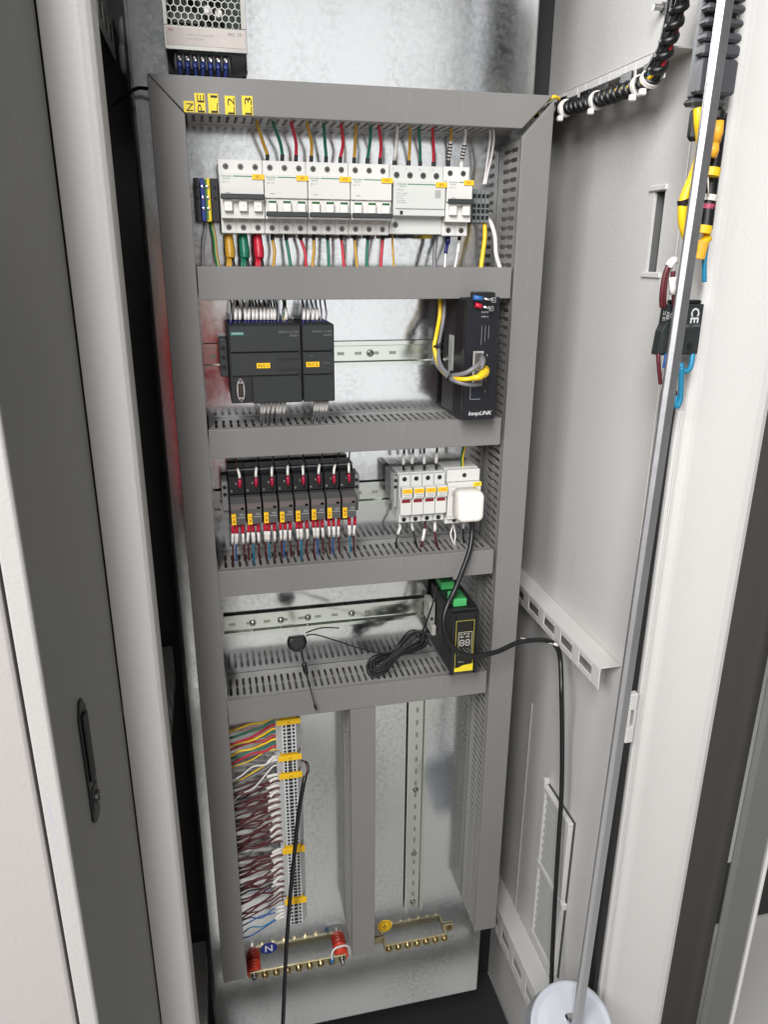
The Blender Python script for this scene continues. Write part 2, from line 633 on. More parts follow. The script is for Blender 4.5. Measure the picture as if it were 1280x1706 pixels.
# front posts
lp = MB()
prof = [(-.1225, -.30), (-.090, -.30), (-.0835, -.2985), (-.0795, -.2945), (-.078, -.288), (-.078, -.258), (-.1225, -.258)]
lp.prism(prof, 'z', 0.03, 2.26)
build('front_post', lp, paint, cab, bevel=.001)
rp = MB()
prof = [(.5462, -.262), (.5462, -.2965), (.5472, -.2995), (.5500, -.3022), (.5545, -.304), (.560, -.3048), (.640, -.306), (.650, -.3052), (.657, -.3025), (.6610, -.298), (.6625, -.292), (.6625, -.262)]
rp.prism(prof, 'z', 0.03, 2.26)
build('front_post', rp, paint_white, cab, bevel=.001)
lpz = MB()
lpz.prism([(.5398, -.27), (.5398, -.2935), (.5406, -.295), (.5432, -.2955), (.5436, -.294), (.5442, -.294), (.5446, -.2958), (.5459, -.296), (.5459, -.27)], 'z', .03, 1.475)
build('post_lip', lpz, paint_white, cab, bevel=.0006)
build('door_gasket', MB().box(.5275, .5392, -.292, -.27, .3, 1.5, .003), rubber, cab)
hg = MB()
hg.box(.5215, .534, -.3025, -.2925, 1.066, 1.092, .0015)
hg.box(.5215, .5255, -.3025, -.2925, 1.04, 1.066, .0006)
hg.box(.531, .534, -.302, -.2925, 1.04, 1.066, .0006)
hg.box(.5215, .534, -.3025, -.2925, 1.014, 1.04, .0015)
build('catch_plate', hg, paint_white, cab)

# vent grille with two windows and louvre slats on the right wall
vg = thing  # (kept simple: the grille is a part of the cabinet with slats as sub-parts)
gy0, gy1, gz0, gz1 = -.150, -.046, .395, .742
fr = MB()
fw = .010
zm = (gz0+gz1)/2
fr.box(XR-.012, XR-.0026, gy0, gy1, gz1-fw, gz1, .001)
fr.box(XR-.012, XR-.0026, gy0, gy1, gz0, gz0+fw, .001)
fr.box(XR-.012, XR-.0026, gy0, gy1, zm-fw*.6, zm+fw*.6, .001)
for a, b in ((gy0, gy0+fw*1.5), (gy1-fw, gy1)):
    fr.box(XR-.0115, XR-.0026, a, b, gz0+fw, zm-fw*.6, .001)
    fr.box(XR-.0115, XR-.0026, a, b, zm+fw*.6, gz1-fw, .001)
grille = build('vent_grille', fr, paint, cab)
build('shadow_outline', MB().box(XR-.0024, XR-.0004, gy0-.0022, gy1+.0022, gz0-.0022, gz1+.0022), mat('grille_shadow_line', (70, 71, 70), .7), grille)  # dark strip added as a shadow line round the grille frame
for z0, z1 in ((gz0+fw, zm-fw*.6), (zm+fw*.6, gz1-fw)):
    nsl = 9
    for i in range(nsl):
        za = z0+(z1-z0)*i/nsl
        zb = z0+(z1-z0)*(i+1)/nsl
        sl = MB()
        sl.prism([(XR-.0026, za), (XR-.0095, za+.004), (XR-.0036, zb-.0006), (XR-.0026, zb-.0006)], 'y', gy0+fw*1.5, gy1-fw)
        build('slat', sl, mat('filter_slat', (160, 160, 156), .6, 0, .05), grille)
build('clip', MB().box(XR-.011, XR-.0006, gy0-.004, gy0+.002, zm-.012, zm+.002, .001), paint, grille)
build('clip', MB().box(XR-.011, XR-.0006, gy1-.004, gy1+.004, gz1+.001, gz1+.012, .001), paint, grille)
build('wall_stud', MB().lathe((XR, -.15, 1.925), (-1, 0, 0), [(.0002, .006), (.004, .006), (.005, .0035), (.016, .0035)], 12), steel, cab)

build('front_sill', MB().box(-.077, .54, -.298, -.275, .06, .15, .004), mat('sill_grey', (176, 178, 176), .5, 0, .05), cab)
# left door leaf: return edge (shade put into its colour) with the recessed lock, folded front strip
door = thing('cabinet_door', (-.16, -.42, 0), 'left light grey cabinet door edge folded open beside the post with black recessed handle', 'door')
build('edge_panel', MB().prism([(-.1492, -.4965), (-.1240, -.3012), (-.1275, -.3012), (-.153, -.4965)], 'z', .05, 2.25), mat('door_edge_shade', (134, 135, 133), .5, 0, .05, 5, .25, 300, scuff=.14), door)
ds = MB()
ds.prism([(-.1665, -.499), (-.1655, -.5015), (-.1515, -.5015), (-.1494, -.5), (-.1488, -.497), (-.1665, -.4962)], 'z', .05, 2.25)
build('folded_strip', ds, mat('door_paint', (172, 171, 168), .42, 0, .035, 5, .3, 260, scuff=.12), door, bevel=.0008)
hz0, hz1 = 1.1195, 1.2554
HC = Vector((-.1407, -.4286, 0))
HA = math.atan2(.0252, .1953)
hn, ht = Vector((math.cos(HA), -math.sin(HA), 0)), Vector((math.sin(HA), math.cos(HA), 0))


def hpt(mb):
    """local (height above face, along face, z) -> world"""
    mb.v = [HC+hn*v.x+ht*v.y+Vector((0, 0, v.z)) for v in mb.v]
    return mb


hb = MB().prism([(-.011, hz0+.006), (-.006, hz0), (.006, hz0), (.011, hz0+.006), (.011, hz1-.012), (.003, hz1), (-.004, hz1), (-.011, hz1-.016)], 'x', .0003, .0028)
handle = build('recessed_handle', hpt(hb), black_pl, door, bevel=.0006)
build('lever', hpt(MB().box(.0029, .0052, -.007, .006, hz0+.048, hz1-.014, .0012)), rubber, handle)
build('lock_cylinder', hpt(MB().lathe((.0029, .001, hz0+.026), (1, 0, 0), [(0, .0065), (.0035, .0065), (.0038, .004), (.0025, .0035)], 16)), dark_steel, handle)
build('lock_frame', hpt(MB().box(.0029, .0036, -.0085, .0095, hz0+.014, hz0+.040, .0005)), dark_pl, handle)
nb = MB()
nb.prism([(-.62, -.50), (-.172, -.50), (-.1695, -.4985), (-.1688, -.49), (-.62, -.48)], 'z', .03, 2.2)
build('neighbour_door', nb, mat('neighbour_paint', (166, 162, 160), .45, 0, .02, 6, .3, 260), None, 'white door of the next cabinet at the lower left edge of the view', 'door', bevel=.0008)

# right neighbour
ncab = thing('neighbouring_cabinet', (.85, 0, 0), 'dim neighbouring cabinet with its inside plate seen at the right edge', 'cabinet')
build('gap_shade_panel', MB().box(.6635, .79, -.235, -.23, .03, 2.25), mat('gap_shade', (74, 72, 69), .6), ncab)  # dark sheet added where the gap lies in shade
build('front_post', MB().box(.741, .798, -.302, -.288, .03, 2.25, .006), mat('brown_grey_paint', (98, 98, 95), .5, 0, .04), ncab)
build('post_lip', MB().box(.799, .8055, -.302, -.29, .03, 2.25, .002), paint, ncab)
build('inner_plate', MB().box(.84, 1.6, .08, .083, .33, 2.2), galv, ncab)
build('back_panel', MB().box(.68, 1.7, .17, .175, .03, 2.25), dim, ncab)

# ------------------------------------------------------------------ mounting plate
pl = thing('mounting_plate', (.19, 0, .2), 'shiny galvanized steel back plate carrying all the devices and grey ducts', 'plate')
PX0, PX1, PZ0, PZ1 = -.069, .4525, .207, 2.2
build('sheet', MB().box(PX0, PX1, 0, .002, PZ0, PZ1), galv, pl)
fl = MB()
fl.prism([(PX0-.0002, 0), (PX0-.003, .001), (PX0-.006, .004), (PX0-.007, .008), (PX0-.007, .03), (PX0-.005, .03), (PX0-.005, .008), (PX0-.0002, .0022)], 'z', PZ0, PZ1)
build('left_fold', fl, galv_edge, pl)
fl = MB()
fl.prism([(PX1+.0002, 0), (PX1+.002, .001), (PX1+.0025, .003), (PX1+.0025, .02), (PX1+.001, .02), (PX1+.0002, .0022)], 'z', PZ0, PZ1)
build('right_fold', fl, galv_edge, pl)
build('bottom_fold', MB().box(PX0, PX1, .0005, .02, PZ0-.002, PZ0-.0002), galv_edge, pl)

# ------------------------------------------------------------------ wire ducts
D = .08


def slotted_wall(s0, s1, mapf, pitch=.01, w=.0021):
    """flat wall from s0 to s1 with hourglass slots; mapf(s, depth) -> point"""
    mb = MB()
    n = int((s1-s0)/pitch)
    mg = ((s1-s0)-n*pitch)/2+pitch/2
    cs = [s0+mg+i*pitch for i in range(n)]
    lv = [(.0165, .0006), (.018, w), (.0375, w), (.040, w*.42), (.0425, w*.42), (.045, w), (.0645, w), (.066, .0006)]
    edges = [s0]+[None]*0
    # bands below and above the slots
    nb_ = 2*n+2
    rows = []
    for d, hw in lv:
        row = [s0]
        for c in cs:
            row += [c-hw, c+hw]
        row.append(s1)
        rows.append([(s, d) for s in row])
    base = [(s, .001) for s, _ in rows[0]]
    top = [(s, .0715) for s, _ in rows[-1]]
    allr = [base]+rows+[top]
    vs = [mapf(s, d) for r in allr for s, d in r]
    fs = []
    for j in range(len(allr)-1):
        for i in range(nb_-1):
            if 1 <= j <= len(allr)-3 and i % 2 == 1:
                continue
            a = j*nb_+i
            fs.append((a, a+1, a+nb_+1, a+nb_))
    mb.add(vs, fs)
    return mb


def hduct(x0, x1, z0, z1, label, miter=(0, 0), gap=.0008):
    t = thing('wire_duct', ((x0+x1)/2, 0, z0), label, 'wire duct', 'grey slotted wire ducts on the plate')
    h = z1-z0
    poly = [(x0, z1), (x0+h*miter[0], z0), (x1-h*miter[1], z0), (x1, z1)]
    build('cover', MB().prism(poly, 'y', -D, -D+.0085), ductm, t, bevel=.0009)
    build('base', MB().box(x0+h*miter[0], x1-h*miter[1], -.003, -.0012, z0+.0022, z1-.0022), ductin, t)
    for z, m in ((z0+.0014, miter), (z1-.0014, (0, 0))):
        a, b = x0+h*m[0]+.001, x1-h*m[1]-.001
        build('slotted_wall', slotted_wall(a, b, lambda s, d, z=z: (s, -d, z)), ductin, t, solid=.0014)
    return t


def vduct(x0, x1, z0, z1, label, mtop=(0, 0), pitch=.01):
    t = thing('wire_duct', ((x0+x1)/2, 0, z0), label, 'wire duct', 'grey slotted wire ducts on the plate')
    wd = x1-x0
    poly = [(x0, z0), (x1, z0), (x1, z1-wd*mtop[1]), (x0, z1-wd*mtop[0])]
    build('cover', MB().prism(poly, 'y', -D, -D+.0085), ductm, t, bevel=.0009)
    build('base', MB().box(x0+.0022, x1-.0022, -.003, -.0012, z0, z1-.045), ductin, t)
    for x, mm in ((x0+.0014, mtop[0]), (x1-.0014, mtop[1])):
        build('slotted_wall', slotted_wall(z0+.001, z1-wd*mm-.003, lambda s, d, x=x: (x, -d, s), pitch, .0028), ductin, t, solid=.0014)
    return t


XL0, XL1, XR0, XR1 = -.0488, -.0098, .4087, .4499
ZT1, ZT0 = 1.8407, 1.8014
hduct(XL0+.0008, XR1-.003, ZT0, ZT1, 'top horizontal grey duct above the breakers with yellow letter tapes', (1.0, 1.0))
vduct(XL0, XL1, .455, ZT1, 'left tall grey duct running down the edge of the plate', (0, 1.02))
vduct(XR0, XR1, .461, ZT1-.005, 'right tall grey duct with its slotted side facing the devices', (1.06, 0), .012)
xb0 = XL1+.0012
hduct(xb0, .4052, 1.5927, 1.6331, 'grey crossbar duct right below the white breaker row')
hduct(xb0, .4030, 1.3880, 1.4278, 'grey crossbar duct under the dark controller and network switch')
hduct(xb0, .4032, 1.1843, 1.2241, 'grey crossbar duct under the relays and fuse holders')
hduct(xb0, .4035, .9724, 1.0131, 'grey crossbar duct under the coiled antenna lead')
vduct(.1785, .2190, .457, .9716, 'short vertical grey duct at the middle of the lowest bay')

# ------------------------------------------------------------------ din rails


def din_rail(a, b, c, horizontal, label, screws=(), slots=True, h=.035):
    """a..b along the length, c = centre of the other axis"""
    t = thing('din_rail', ((a+b)/2, 0, c) if horizontal else (c, 0, a), label, 'mounting rail', 'zinc plated mounting rails')
    hh = h/2
    pr = [(-hh, -.0075), (-hh, -.0065), (-hh+.005, -.0065), (-hh+.0065, -.0005), (hh-.0065, -.0005), (hh-.005, -.0065), (hh, -.0065), (hh, -.0075), (hh-.0056, -.0075), (hh-.0072, -.0016), (-hh+.0072, -.0016), (-hh+.0056, -.0075)]
    mb = MB()
    if horizontal:
        mb.prism([(p[1], c+p[0]) for p in pr], 'x', a, b)
    else:
        mb.prism([(c+p[0], p[1]) for p in pr], 'z', a, b)
    build('rail', mb, zinc, t)
    if slots:
        sm = MB()
        n = int((b-a)/.025)
        for i in range(n):
            s = a+.0125+i*(b-a)/n
            if horizontal:
                sm.box(s-.005, s+.005, -.0019, -.00175, c-.0022, c+.0022, 0)
            else:
                sm.box(c-.0022, c+.0022, -.0019, -.00175, s-.005, s+.005, 0)
        build('slot', sm, mat('rail_slot_metal', (166, 172, 158), .35, 1, .1), t)
    for s in screws:
        p = (s, -.0016, c) if horizontal else (c, -.0016, s)
        build('screw', MB().lathe(p, (0, -1, 0), [(.0003, .0055), (.001, .0055), (.0012, .0036), (.003, .0034), (.0038, .0022), (.0036, .0008)], 16), steel, t)
    return t


din_rail(-.008, .4, 1.7155, True, 'mounting rail hidden behind the white breakers at the top', h=.035)
din_rail(-.008, .4, 1.5135, True, 'mounting rail behind the dark controller with one screw in view', (.226,))
din_rail(-.008, .4, 1.303, True, 'mounting rail between the relays and the fuse holders')
din_rail(-.0065, .318, 1.1, True, 'bare mounting rail above the coiled antenna lead', (.038, .082, .125, .196))
din_rail(.456, .966, .3106, False, 'vertical mounting rail on the right of the lowest bay', (.475, .59, .735))
din_rail(.5, .966, .084, False, 'vertical mounting rail carrying the terminal strips')

# ------------------------------------------------------------------ power supply at the top
ps = thing('power_supply', (.02, 0, 1.855), 'silver power supply with honeycomb cover and blue wires at the top left', 'power supply')
px0, px1, pzb, pzc, py = -.0268, .0665, 1.8525, 1.8705, -.058
px0b = px0
build('case', MB().box(px0+.0005, px1-.0005, -.012, -.003, pzb+.004, 2.03), dark_pl, ps)
cs = MB()
cs.box(px0, px0+.0012, py+.0015, -.003, pzc+.0002, 2.03)
build('side_cheek', cs, steel, ps)
cs = MB()
cs.box(px1-.0012, px1, py+.0015, -.003, pzb, 2.03)
build('side_cheek', cs, steel, ps)
hexr = .0044
hz_start = 1.8935
mb = MB()
row = 0
colw = hexr*math.sqrt(3)
xa, xb_ = px0+.004, px1-.0045
ncol = int((xb_-xa)/colw)
z = hz_start+hexr
while z < 2.02:
    for i in range(ncol+(0 if row % 2 else 1)):
        cx = xa+i*colw+(colw/2 if row % 2 else 0)+.0012
        if cx+colw/2 > px1-.002:
            continue
        vs, fs = [], []
        for k in range(6):
            a = PI/6+k*PI/3
            vs.append((cx+hexr*math.cos(a), py, z+hexr*math.sin(a)))
        for k in range(6):
            a = PI/6+k*PI/3
            vs.append((cx+hexr*.87*math.cos(a), py, z+hexr*.87*math.sin(a)))
        for k in range(6):
            fs.append((k, (k+1) % 6, 6+(k+1) % 6, 6+k))
        mb.add(vs, fs)
    row += 1
    z += hexr*1.5
bm_cover = mat('psu_cover_steel', (160, 158, 153), .36, .6, .05)
cover = build('honeycomb_cover', mb, bm_cover, ps, solid=.001)
fb = MB()
fb.box(px0, px1, py-.0008, py+.0012, pzc, hz_start+.0012, .0004)
fb.box(px0, xa+.0005, py-.0008, py+.0012, hz_start+.0014, 2.03, .0004)
fb.box(px1-.006, px1, py-.0008, py+.0012, hz_start+.0014, 2.03, .0004)
build('cover_frame', fb, bm_cover, ps)
build('print_panel', MB().box(px0+.002, px1-.002, py-.0012, py-.0009, pzc+.0045, hz_start-.0005), mat('psu_label', (184, 175, 170), .5, 0, .12, 160), ps)
text('print', 'R/N', (px0+.0075, py-.0015, hz_start-.0035), .0022, mat('ink_red', (196, 70, 70), .6), ps)
text('print', 'EAC  CE', (px1-.0135, py-.0015, hz_start-.0045), .003, ink_g, ps)
text('print', 'INPUT 100-240VAC', (px0+.04, py-.0015, hz_start-.0075), .0018, ink_lg, ps, width=.03)
text('print', 'OUTPUT 24V', (px0+.035, py-.0015, hz_start-.0115), .0018, ink_lg, ps, width=.02)
ib = MB()
ib.box(px0+.003, px1-.004, -.022, -.0125, hz_start-.01, 2.03)
build('circuit_board', ib, pcb, ps)
for (cx, cz, r) in ((.0235, 1.915, .0042), (.024, 1.933, .004), (.036, 1.912, .004), (.0335, 1.936, .0044), (.005, 1.93, .006)):
    build('capacitor', MB().cyl((cx, -.0222, cz), (cx, -.05, cz), r, r, 14), sleeve_w if cx > .02 else black_pl, ps)
build('heatsink', MB().box(-.02, .015, -.0445, -.0222, 1.9, 1.912, .001), dark_pl, ps)
tb = MB()
tb.box(px0+.008, px1-.018, -.046, -.0125, pzb+.003, pzc-.0005, .001)
for i in range(8):
    xx = px0+.0105+i*.0088
    tb.box(xx-.0008, xx+.0008, -.05, -.0462, pzb+.0005, pzc-.002)
tblk = build('terminal_row', tb, black_pl, ps)
for i in range(7):
    xx = px0+.0149+i*.0088
    build('screw', MB().lathe((xx, -.0462, pzb+.012), (0, -1, 0), [(.0002, .0034), (.0018, .0032), (.0022, .002), (.0019, .0008)], 12), chrome, tblk)
for i in range(7):
    xx = px0+.0149+i*.0088
    wire([(xx, -.0505, pzb+.0065), (xx, -.053, pzb+.001), (xx+random.uniform(-.001, .001), -.05, pzb-.008), (xx, -.04, 1.83)], mat('lug_navy', (28, 44, 104), .4),
         'blue lugged wire at the foot of the power supply, dropping behind the top duct', .0022, 'blue lugged power supply wires', k=4,
         marks=((0, .007, mat('lug_navy', (28, 44, 104), .4), .0033, 'lug_sleeve'),))

# ------------------------------------------------------------------ breakers


def screw_well(cx, cz, y, parent, r=.0033):
    build('screw', MB().lathe((cx, y-.0001, cz), (0, 1, 0), [(0, r*1.08), (-.0004, r*1.05), (-.0004, r*.86), (-.0001, r*.8), (-.0001, r*.0)], 16), dark_steel, parent)
    s = MB()
    s.box(cx-r*.55, cx+r*.55, y-.0007, y-.0003, cz-r*.12, cz+r*.12)
    s.box(cx-r*.12, cx+r*.12, y-.00075, y-.00035, cz-r*.55, cz+r*.55)
    build('screw_slot', s, hole, parent)


def breaker(x0, poles, lab, label, off=False, small=False):
    x1 = x0+.018*poles-.0004
    z0, z1 = 1.6725, 1.7575
    t = thing('circuit_breaker', ((x0+x1)/2, 0, z0), label, 'circuit breaker', 'white circuit breakers in the top row')
    zt, zb = 1.7405, 1.6895
    b = MB()
    b.box(x0, x1, -.052, -.008, z0, z1, .0007)
    build('body', b, white_pl, t)
    yn = -.068
    zh = 1.7135
    nose = MB()
    nose.box(x0+.0003, x1-.0003, yn, -.0523, zh, zt, .0007)
    nose.box(x0+.0003, x1-.0003, yn+.003, -.0523, zb, zh-.0003, .0005)
    build('front_nose', nose, white_pl, t)
    for i in range(poles):
        cx = x0+.018*i+.009
        screw_well(cx, 1.7495, -.052, t)
        screw_well(cx, 1.6795, -.052, t)
        g = MB()
        for k in (0, .0022):
            g.box(cx-.0055, cx+.0055, -.0523, -.05205, 1.6862+k-.0004, 1.6862+k+.0004)
        build('print', g, ink_lg, t)
        if i:
            build('seam', MB().box(x0+.018*i-.00022, x0+.018*i+.00022, -.05235, -.0521, z0+.001, zb-.0005), ink_lg, t)
        tg = MB()
        tg.box(cx-.005, cx+.005, -.0715, -.0655, 1.6975, 1.7105, .0008)
        tog = build('toggle', tg, white2, t)
        if not off:
            build('on_mark', MB().box(cx-.0048, cx+.0048, -.0719, -.0716, 1.7078, 1.7103), green_t, tog)
        else:
            text('print', '-ON', (cx, -.0718, 1.704), .0014, ink_lg, tog)
    build('tie_bar', MB().box(x0+.0006, x1-.0002, -.0765, -.0722, 1.7108 if off else 1.6918, 1.7172 if off else 1.6978, .001), dark_pl, t)
    zl = 1.7375
    lw = .014 if poles > 2 else .0125
    text('print', 'Schneider', (x0+.0088, yn-.0002, zl), .0022, green_ink, t, width=.0125)
    text('print', 'Electric', (x0+.0088, yn-.0002, zl-.0027), .0016, green_ink, t, width=.008)
    build('green_line', MB().box(x0+.0165, x1-lw+.001, yn-.0003, yn-.0001, zl-.0005, zl+.0005), green_ink, t)
    tagp = build('tag', MB().box(x1-lw, x1+.0008, yn-.0014, yn-.0003, zl-.0034, zl+.0026), label_y, t)
    text('print', lab, (x1-lw/2, yn-.0016, zl-.0004), .0029, mat('ink_dark_red', (120, 30, 24), .6), tagp)
    text('print', 'iC65N  C 32' if poles > 2 else 'iC65N C6', (x0+.0075, yn-.0002, zl-.0066), .0015, ink_g, t, width=.0095)
    text('print', 'A9F18', (x0+.0095, yn-.0002, 1.7185), .0014, ink, t)
    return t


xb = .0250
breaker(xb, 3, 'QF1', 'leftmost three pole breaker with its black bar above the toggles, tag QF1', True)
breaker(xb+.054, 3, '1QF', 'three pole white breaker tagged 1QF beside the leftmost breaker')
breaker(xb+.108, 3, '2QF', 'third three pole white breaker from the left, tagged 2QF')
breaker(xb+.162, 3, '3QF', 'fourth three pole white breaker, tagged 3QF, beside the wide blank module')

# surge protector, 4 modules
x0, x1 = .2413, .3130
t = thing('surge_protector', ((x0+x1)/2, 0, 1.674), 'wide white surge protector module with blank front between two breakers', 'surge protector')
build('body', MB().box(x0, x1, -.052, -.008, 1.6740, 1.7570, .0007), offwhite, t)
nm = MB()
nm.box(x0+.002, x1-.0004, -.066, -.0523, 1.6960, 1.7375, .0008)
build('front_nose', nm, offwhite, t)
build('cartridge', MB().box(x0+.004, x1-.001, -.0678, -.0662, 1.7045, 1.7362, .0006), offwhite, t)
for i, s in enumerate(('N', 'L1', 'L2', 'L3')):
    cx = x0+.009+i*.0178
    screw_well(cx, 1.7455, -.052, t, .0036)
    text('print', s, (cx-.005, -.0522, 1.7528), .0024, ink_lg, t)
screw_well(x0+.008, 1.6855, -.052, t, .0036)
text('print', 'Schneider', (x0+.0125, -.068, 1.7338), .0022, green_ink, t, width=.0125)
text('print', 'Electric', (x0+.0135, -.068, 1.7312), .0016, green_ink, t, width=.008)
build('green_line', MB().box(x0+.02, x1-.013, -.0681, -.0679, 1.7332, 1.7342), green_ink, t)
tg_ = build('tag', MB().box(x1-.0145, x1+.0004, -.0692, -.068, 1.7308, 1.7368), label_y, t)
text('print', 'SPD', (x1-.007, -.0694, 1.7338), .0029, mat('ink_dark_red', (120, 30, 24), .6), tg_)
for k, (s, wd) in enumerate((('iPRU 40r', .008), ('A9L16 40kA', .014), ('Up 1.5kV', .011), ('In 15kA', .008), ('Imax 40kA', .011), ('3P+N 340V', .013))):
    text('print', s, (x0+.006+wd/2, -.068, 1.7268-k*.0028-(.0012 if k else 0)), .0015, ink_g, t, width=wd)
build('print', MB().box(x1-.015, x1-.0075, -.0681, -.0679, 1.718, 1.7275), ink_lg, t)
build('mark', MB().box(x0+.0105, x0+.0145, -.0663, -.0661, 1.6975, 1.7020), ink, t)
for a in (.002, .027, .052):
    build('foot_clip', MB().box(x0+a, x0+a+.013, -.03, -.012, 1.6695, 1.6738, .0006), dark_pl if a < .03 else label_y2, t)

breaker(.3134, 2, 'QF2', 'narrow two pole white breaker tagged QF2 at the right end of the row', True)

# terminal blocks left of the breakers
zt_ = 1.7360
gx = at(322, 330, -.045).x
for (a, b, m, nm_, lb, sc) in ((-.006, .0015, black_pl, 'end_stop', 'black end stop clamped beside the left duct, left of the blue terminal', 0),
                             (.0018, .0075, blue_m, 'terminal_block', 'blue neutral terminal block left of the white breakers', 1),
                             (.0078, .0138, label_y2, 'terminal_block', 'yellow and green earth terminal block left of the white breakers', 1),
                             (.0141, .0240, black_pl, 'end_stop', 'black end stop against the leftmost breaker', 0)):
    t = thing(nm_, ((a+b)/2, 0, 1.685), lb, 'terminal' if sc else 'end stop')
    build('body', MB().box(a, b, -.046, -.008, 1.686, zt_, .0008), m, t)
    if m is label_y2:
        build('green_half', MB().box(a+.0001, a+.0023, -.0464, -.0461, 1.688, zt_-.001), yg_green, t)
    for k in range(3 if sc else 2):
        cz = zt_-.010-k*.0125
        build('screw', MB().lathe(((a+b)/2, -.0462, cz), (0, -1, 0), [(0, .0017), (.0012, .0017), (.0014, .0008)], 12), chrome if sc and k < 3 else hole, t)
# grey terminals at the right end of row 1
t = thing('terminal_block', (.365, 0, 1.69), 'grey through terminals at the right end of the breaker row', 'terminal')
for i in range(4):
    xx = .358+i*.0062
    build('housing', MB().box(xx, xx+.0058, -.042, -.008, 1.690, 1.7325-.001*i, .0006), mat('grey_terminal_dim', (112, 120, 118), .5), t)
hm = MB()
for i in range(4):
    xx = .3609+i*.0062
    for zc in (1.7235, 1.7115, 1.7045, 1.6965):
        hm.box(xx-.002, xx+.002, -.0426, -.0422, zc-.0025, zc+.0025)
build('opening', hm, hole, t)
build('end_plate', MB().box(.3545, .3577, -.04, -.008, 1.688, 1.731, .0006), dark_pl, t)

# ------------------------------------------------------------------ controller


def plc(x0, x1, lab, label, cpu):
    z0, z1, y = 1.4615, 1.5620, -.085
    t = thing('plc_module', ((x0+x1)/2, 0, z0), label, 'controller')
    build('body', MB().box(x0, x1, y+.004, -.008, z0+.0005, z1, .001), plc_d, t)
    zu, zl = 1.5275, 1.4975
    g = .0006
    xl = x0+(.0015 if cpu else .0005)
    build('upper_cover', MB().box(xl, x1-.0006, y, y+.0038, zu+g, z1-.0006, .0012), plc_m, t)
    build('middle_panel', MB().box(xl+.0005, x1-.0006, y+.0012, y+.0038, zl+g, zu-g, .0005), plc_m, t)
    build('lower_cover', MB().box(xl+(.026 if cpu else 0), x1-.0006, y, y+.0038, z0, zl-g, .0012), plc_m, t)
    for zc in (zu, zl):
        build('hinge_tab', MB().box(x1-.0045, x1-.0012, y-.0006, y-.0001, zc-.004, zc+.005), plc_d, t)
    text('print', 'SIMATIC S7-200', (x1-.0165, y-.0002, z1-.0088), .0026, ink_g, t, width=.026)
    text('print', 'SMART', (x1-.009, y-.0002, z1-.0135), .0026, ink_g, t, width=.0115)
    lx = x0+(.0345 if cpu else .005)
    tg_ = build('tag', MB().box(lx, lx+.0175, y+.0004, y+.0011, 1.5075, 1.5142), label_y, t)
    text('print', lab, (lx+.0088, y+.0002, 1.5108), .003, ink, tg_, width=.0125)
    sm = MB()
    if cpu:
        for xx in (x0+.027, x0+.0625):
            sm.box(xx-.0003, xx+.0003, y+.0009, y+.0012, zl+.002, zu-.002)
        sm.box(x0+.064, x1-.002, y+.0008, y+.0011, 1.517, 1.520)
        sm.box(x0+.064, x1-.002, y+.0008, y+.0011, 1.5035, 1.506)
        lg = build('logo_plate', MB().box(x0+.0035, x0+.0205, y-.0004, y-.0001, z1-.0122, z1-.0078), teal, t)
        text('print', 'SIEMENS', (x0+.012, y-.0006, z1-.01), .0023, ink_w, lg, width=.014)
        pts = []
        for i in range(24):
            a = 2*PI*i/24
            pts.append((x0+.0128+.0052*math.cos(a)*(1 if abs(math.sin(a)) < .75 else .8), 1.4795+.0155*math.sin(a)))
        sh = MB().prism(pts, 'y', y+.0012, y+.0036)
        dsub = build('serial_port', sh, mat('nickel', (196, 190, 188), .3, .8), t)
        build('port_opening', MB().box(x0+.0096, x0+.016, y+.0004, y+.0011, 1.4705, 1.4885, .0012), black_pl, dsub)
        pn = MB()
        for i in range(5):
            pn.box(x0+.0112, x0+.0122, y+.0001, y+.0004, 1.4733+i*.003, 1.4741+i*.003)
        for i in range(4):
            pn.box(x0+.0135, x0+.0145, y+.0001, y+.0004, 1.4748+i*.003, 1.4756+i*.003)
        build('pin', pn, brass, dsub)
        for zz in (1.467, 1.492):
            build('jack_screw', MB().lathe((x0+.0128, y+.0011, zz), (0, -1, 0), [(0, .0021), (.0012, .0021), (.0012, .0009)], 6), dark_steel, dsub)
    else:
        text('print', 'EM DT16', (x1-.0105, y+.001, 1.5125), .0017, ink_g, t)
        text('print', 'DIAG', (x0+.012, y+.001, 1.522), .0015, ink_g, t)
    if sm.v:
        build('seam', sm, plc_d, t)
    tr = MB()
    n = int((x1-x0-.012)/.0052)
    for i in range(n):
        xx = x0+.008+i*.0052
        tr.box(xx, xx+.0042, y+.014, y+.03, z1, z1+.002)
    build('terminal_row', tr, black_pl, t)
    return t


plc(.0237, .1172, 'PLC 1', 'large black controller tagged PLC 1 with a serial port', True)
plc(.1178, .1610, 'PLC 2', 'smaller black expansion module tagged PLC 2 beside the controller', False)
t = thing('end_stop', (.018, 0, 1.48), 'black end clamp on the rail left of the controller', 'end stop')
build('body', MB().box(.0125, .0230, -.05, -.008, 1.4925, 1.5395, .001), dark_pl, t)
for zc in (1.53, 1.518, 1.505):
    build('screw', MB().lathe((.0175, -.0502, zc), (0, -1, 0), [(0, .0028), (.0006, .0028), (.0006, .001)], 12), hole, t)
t = thing('end_stop', (.164, 0, 1.48), 'thin black end clamp on the rail right of the expansion module', 'end stop')
build('body', MB().box(.1614, .1648, -.055, -.008, 1.5005, 1.5385, .0008), dark_pl, t)

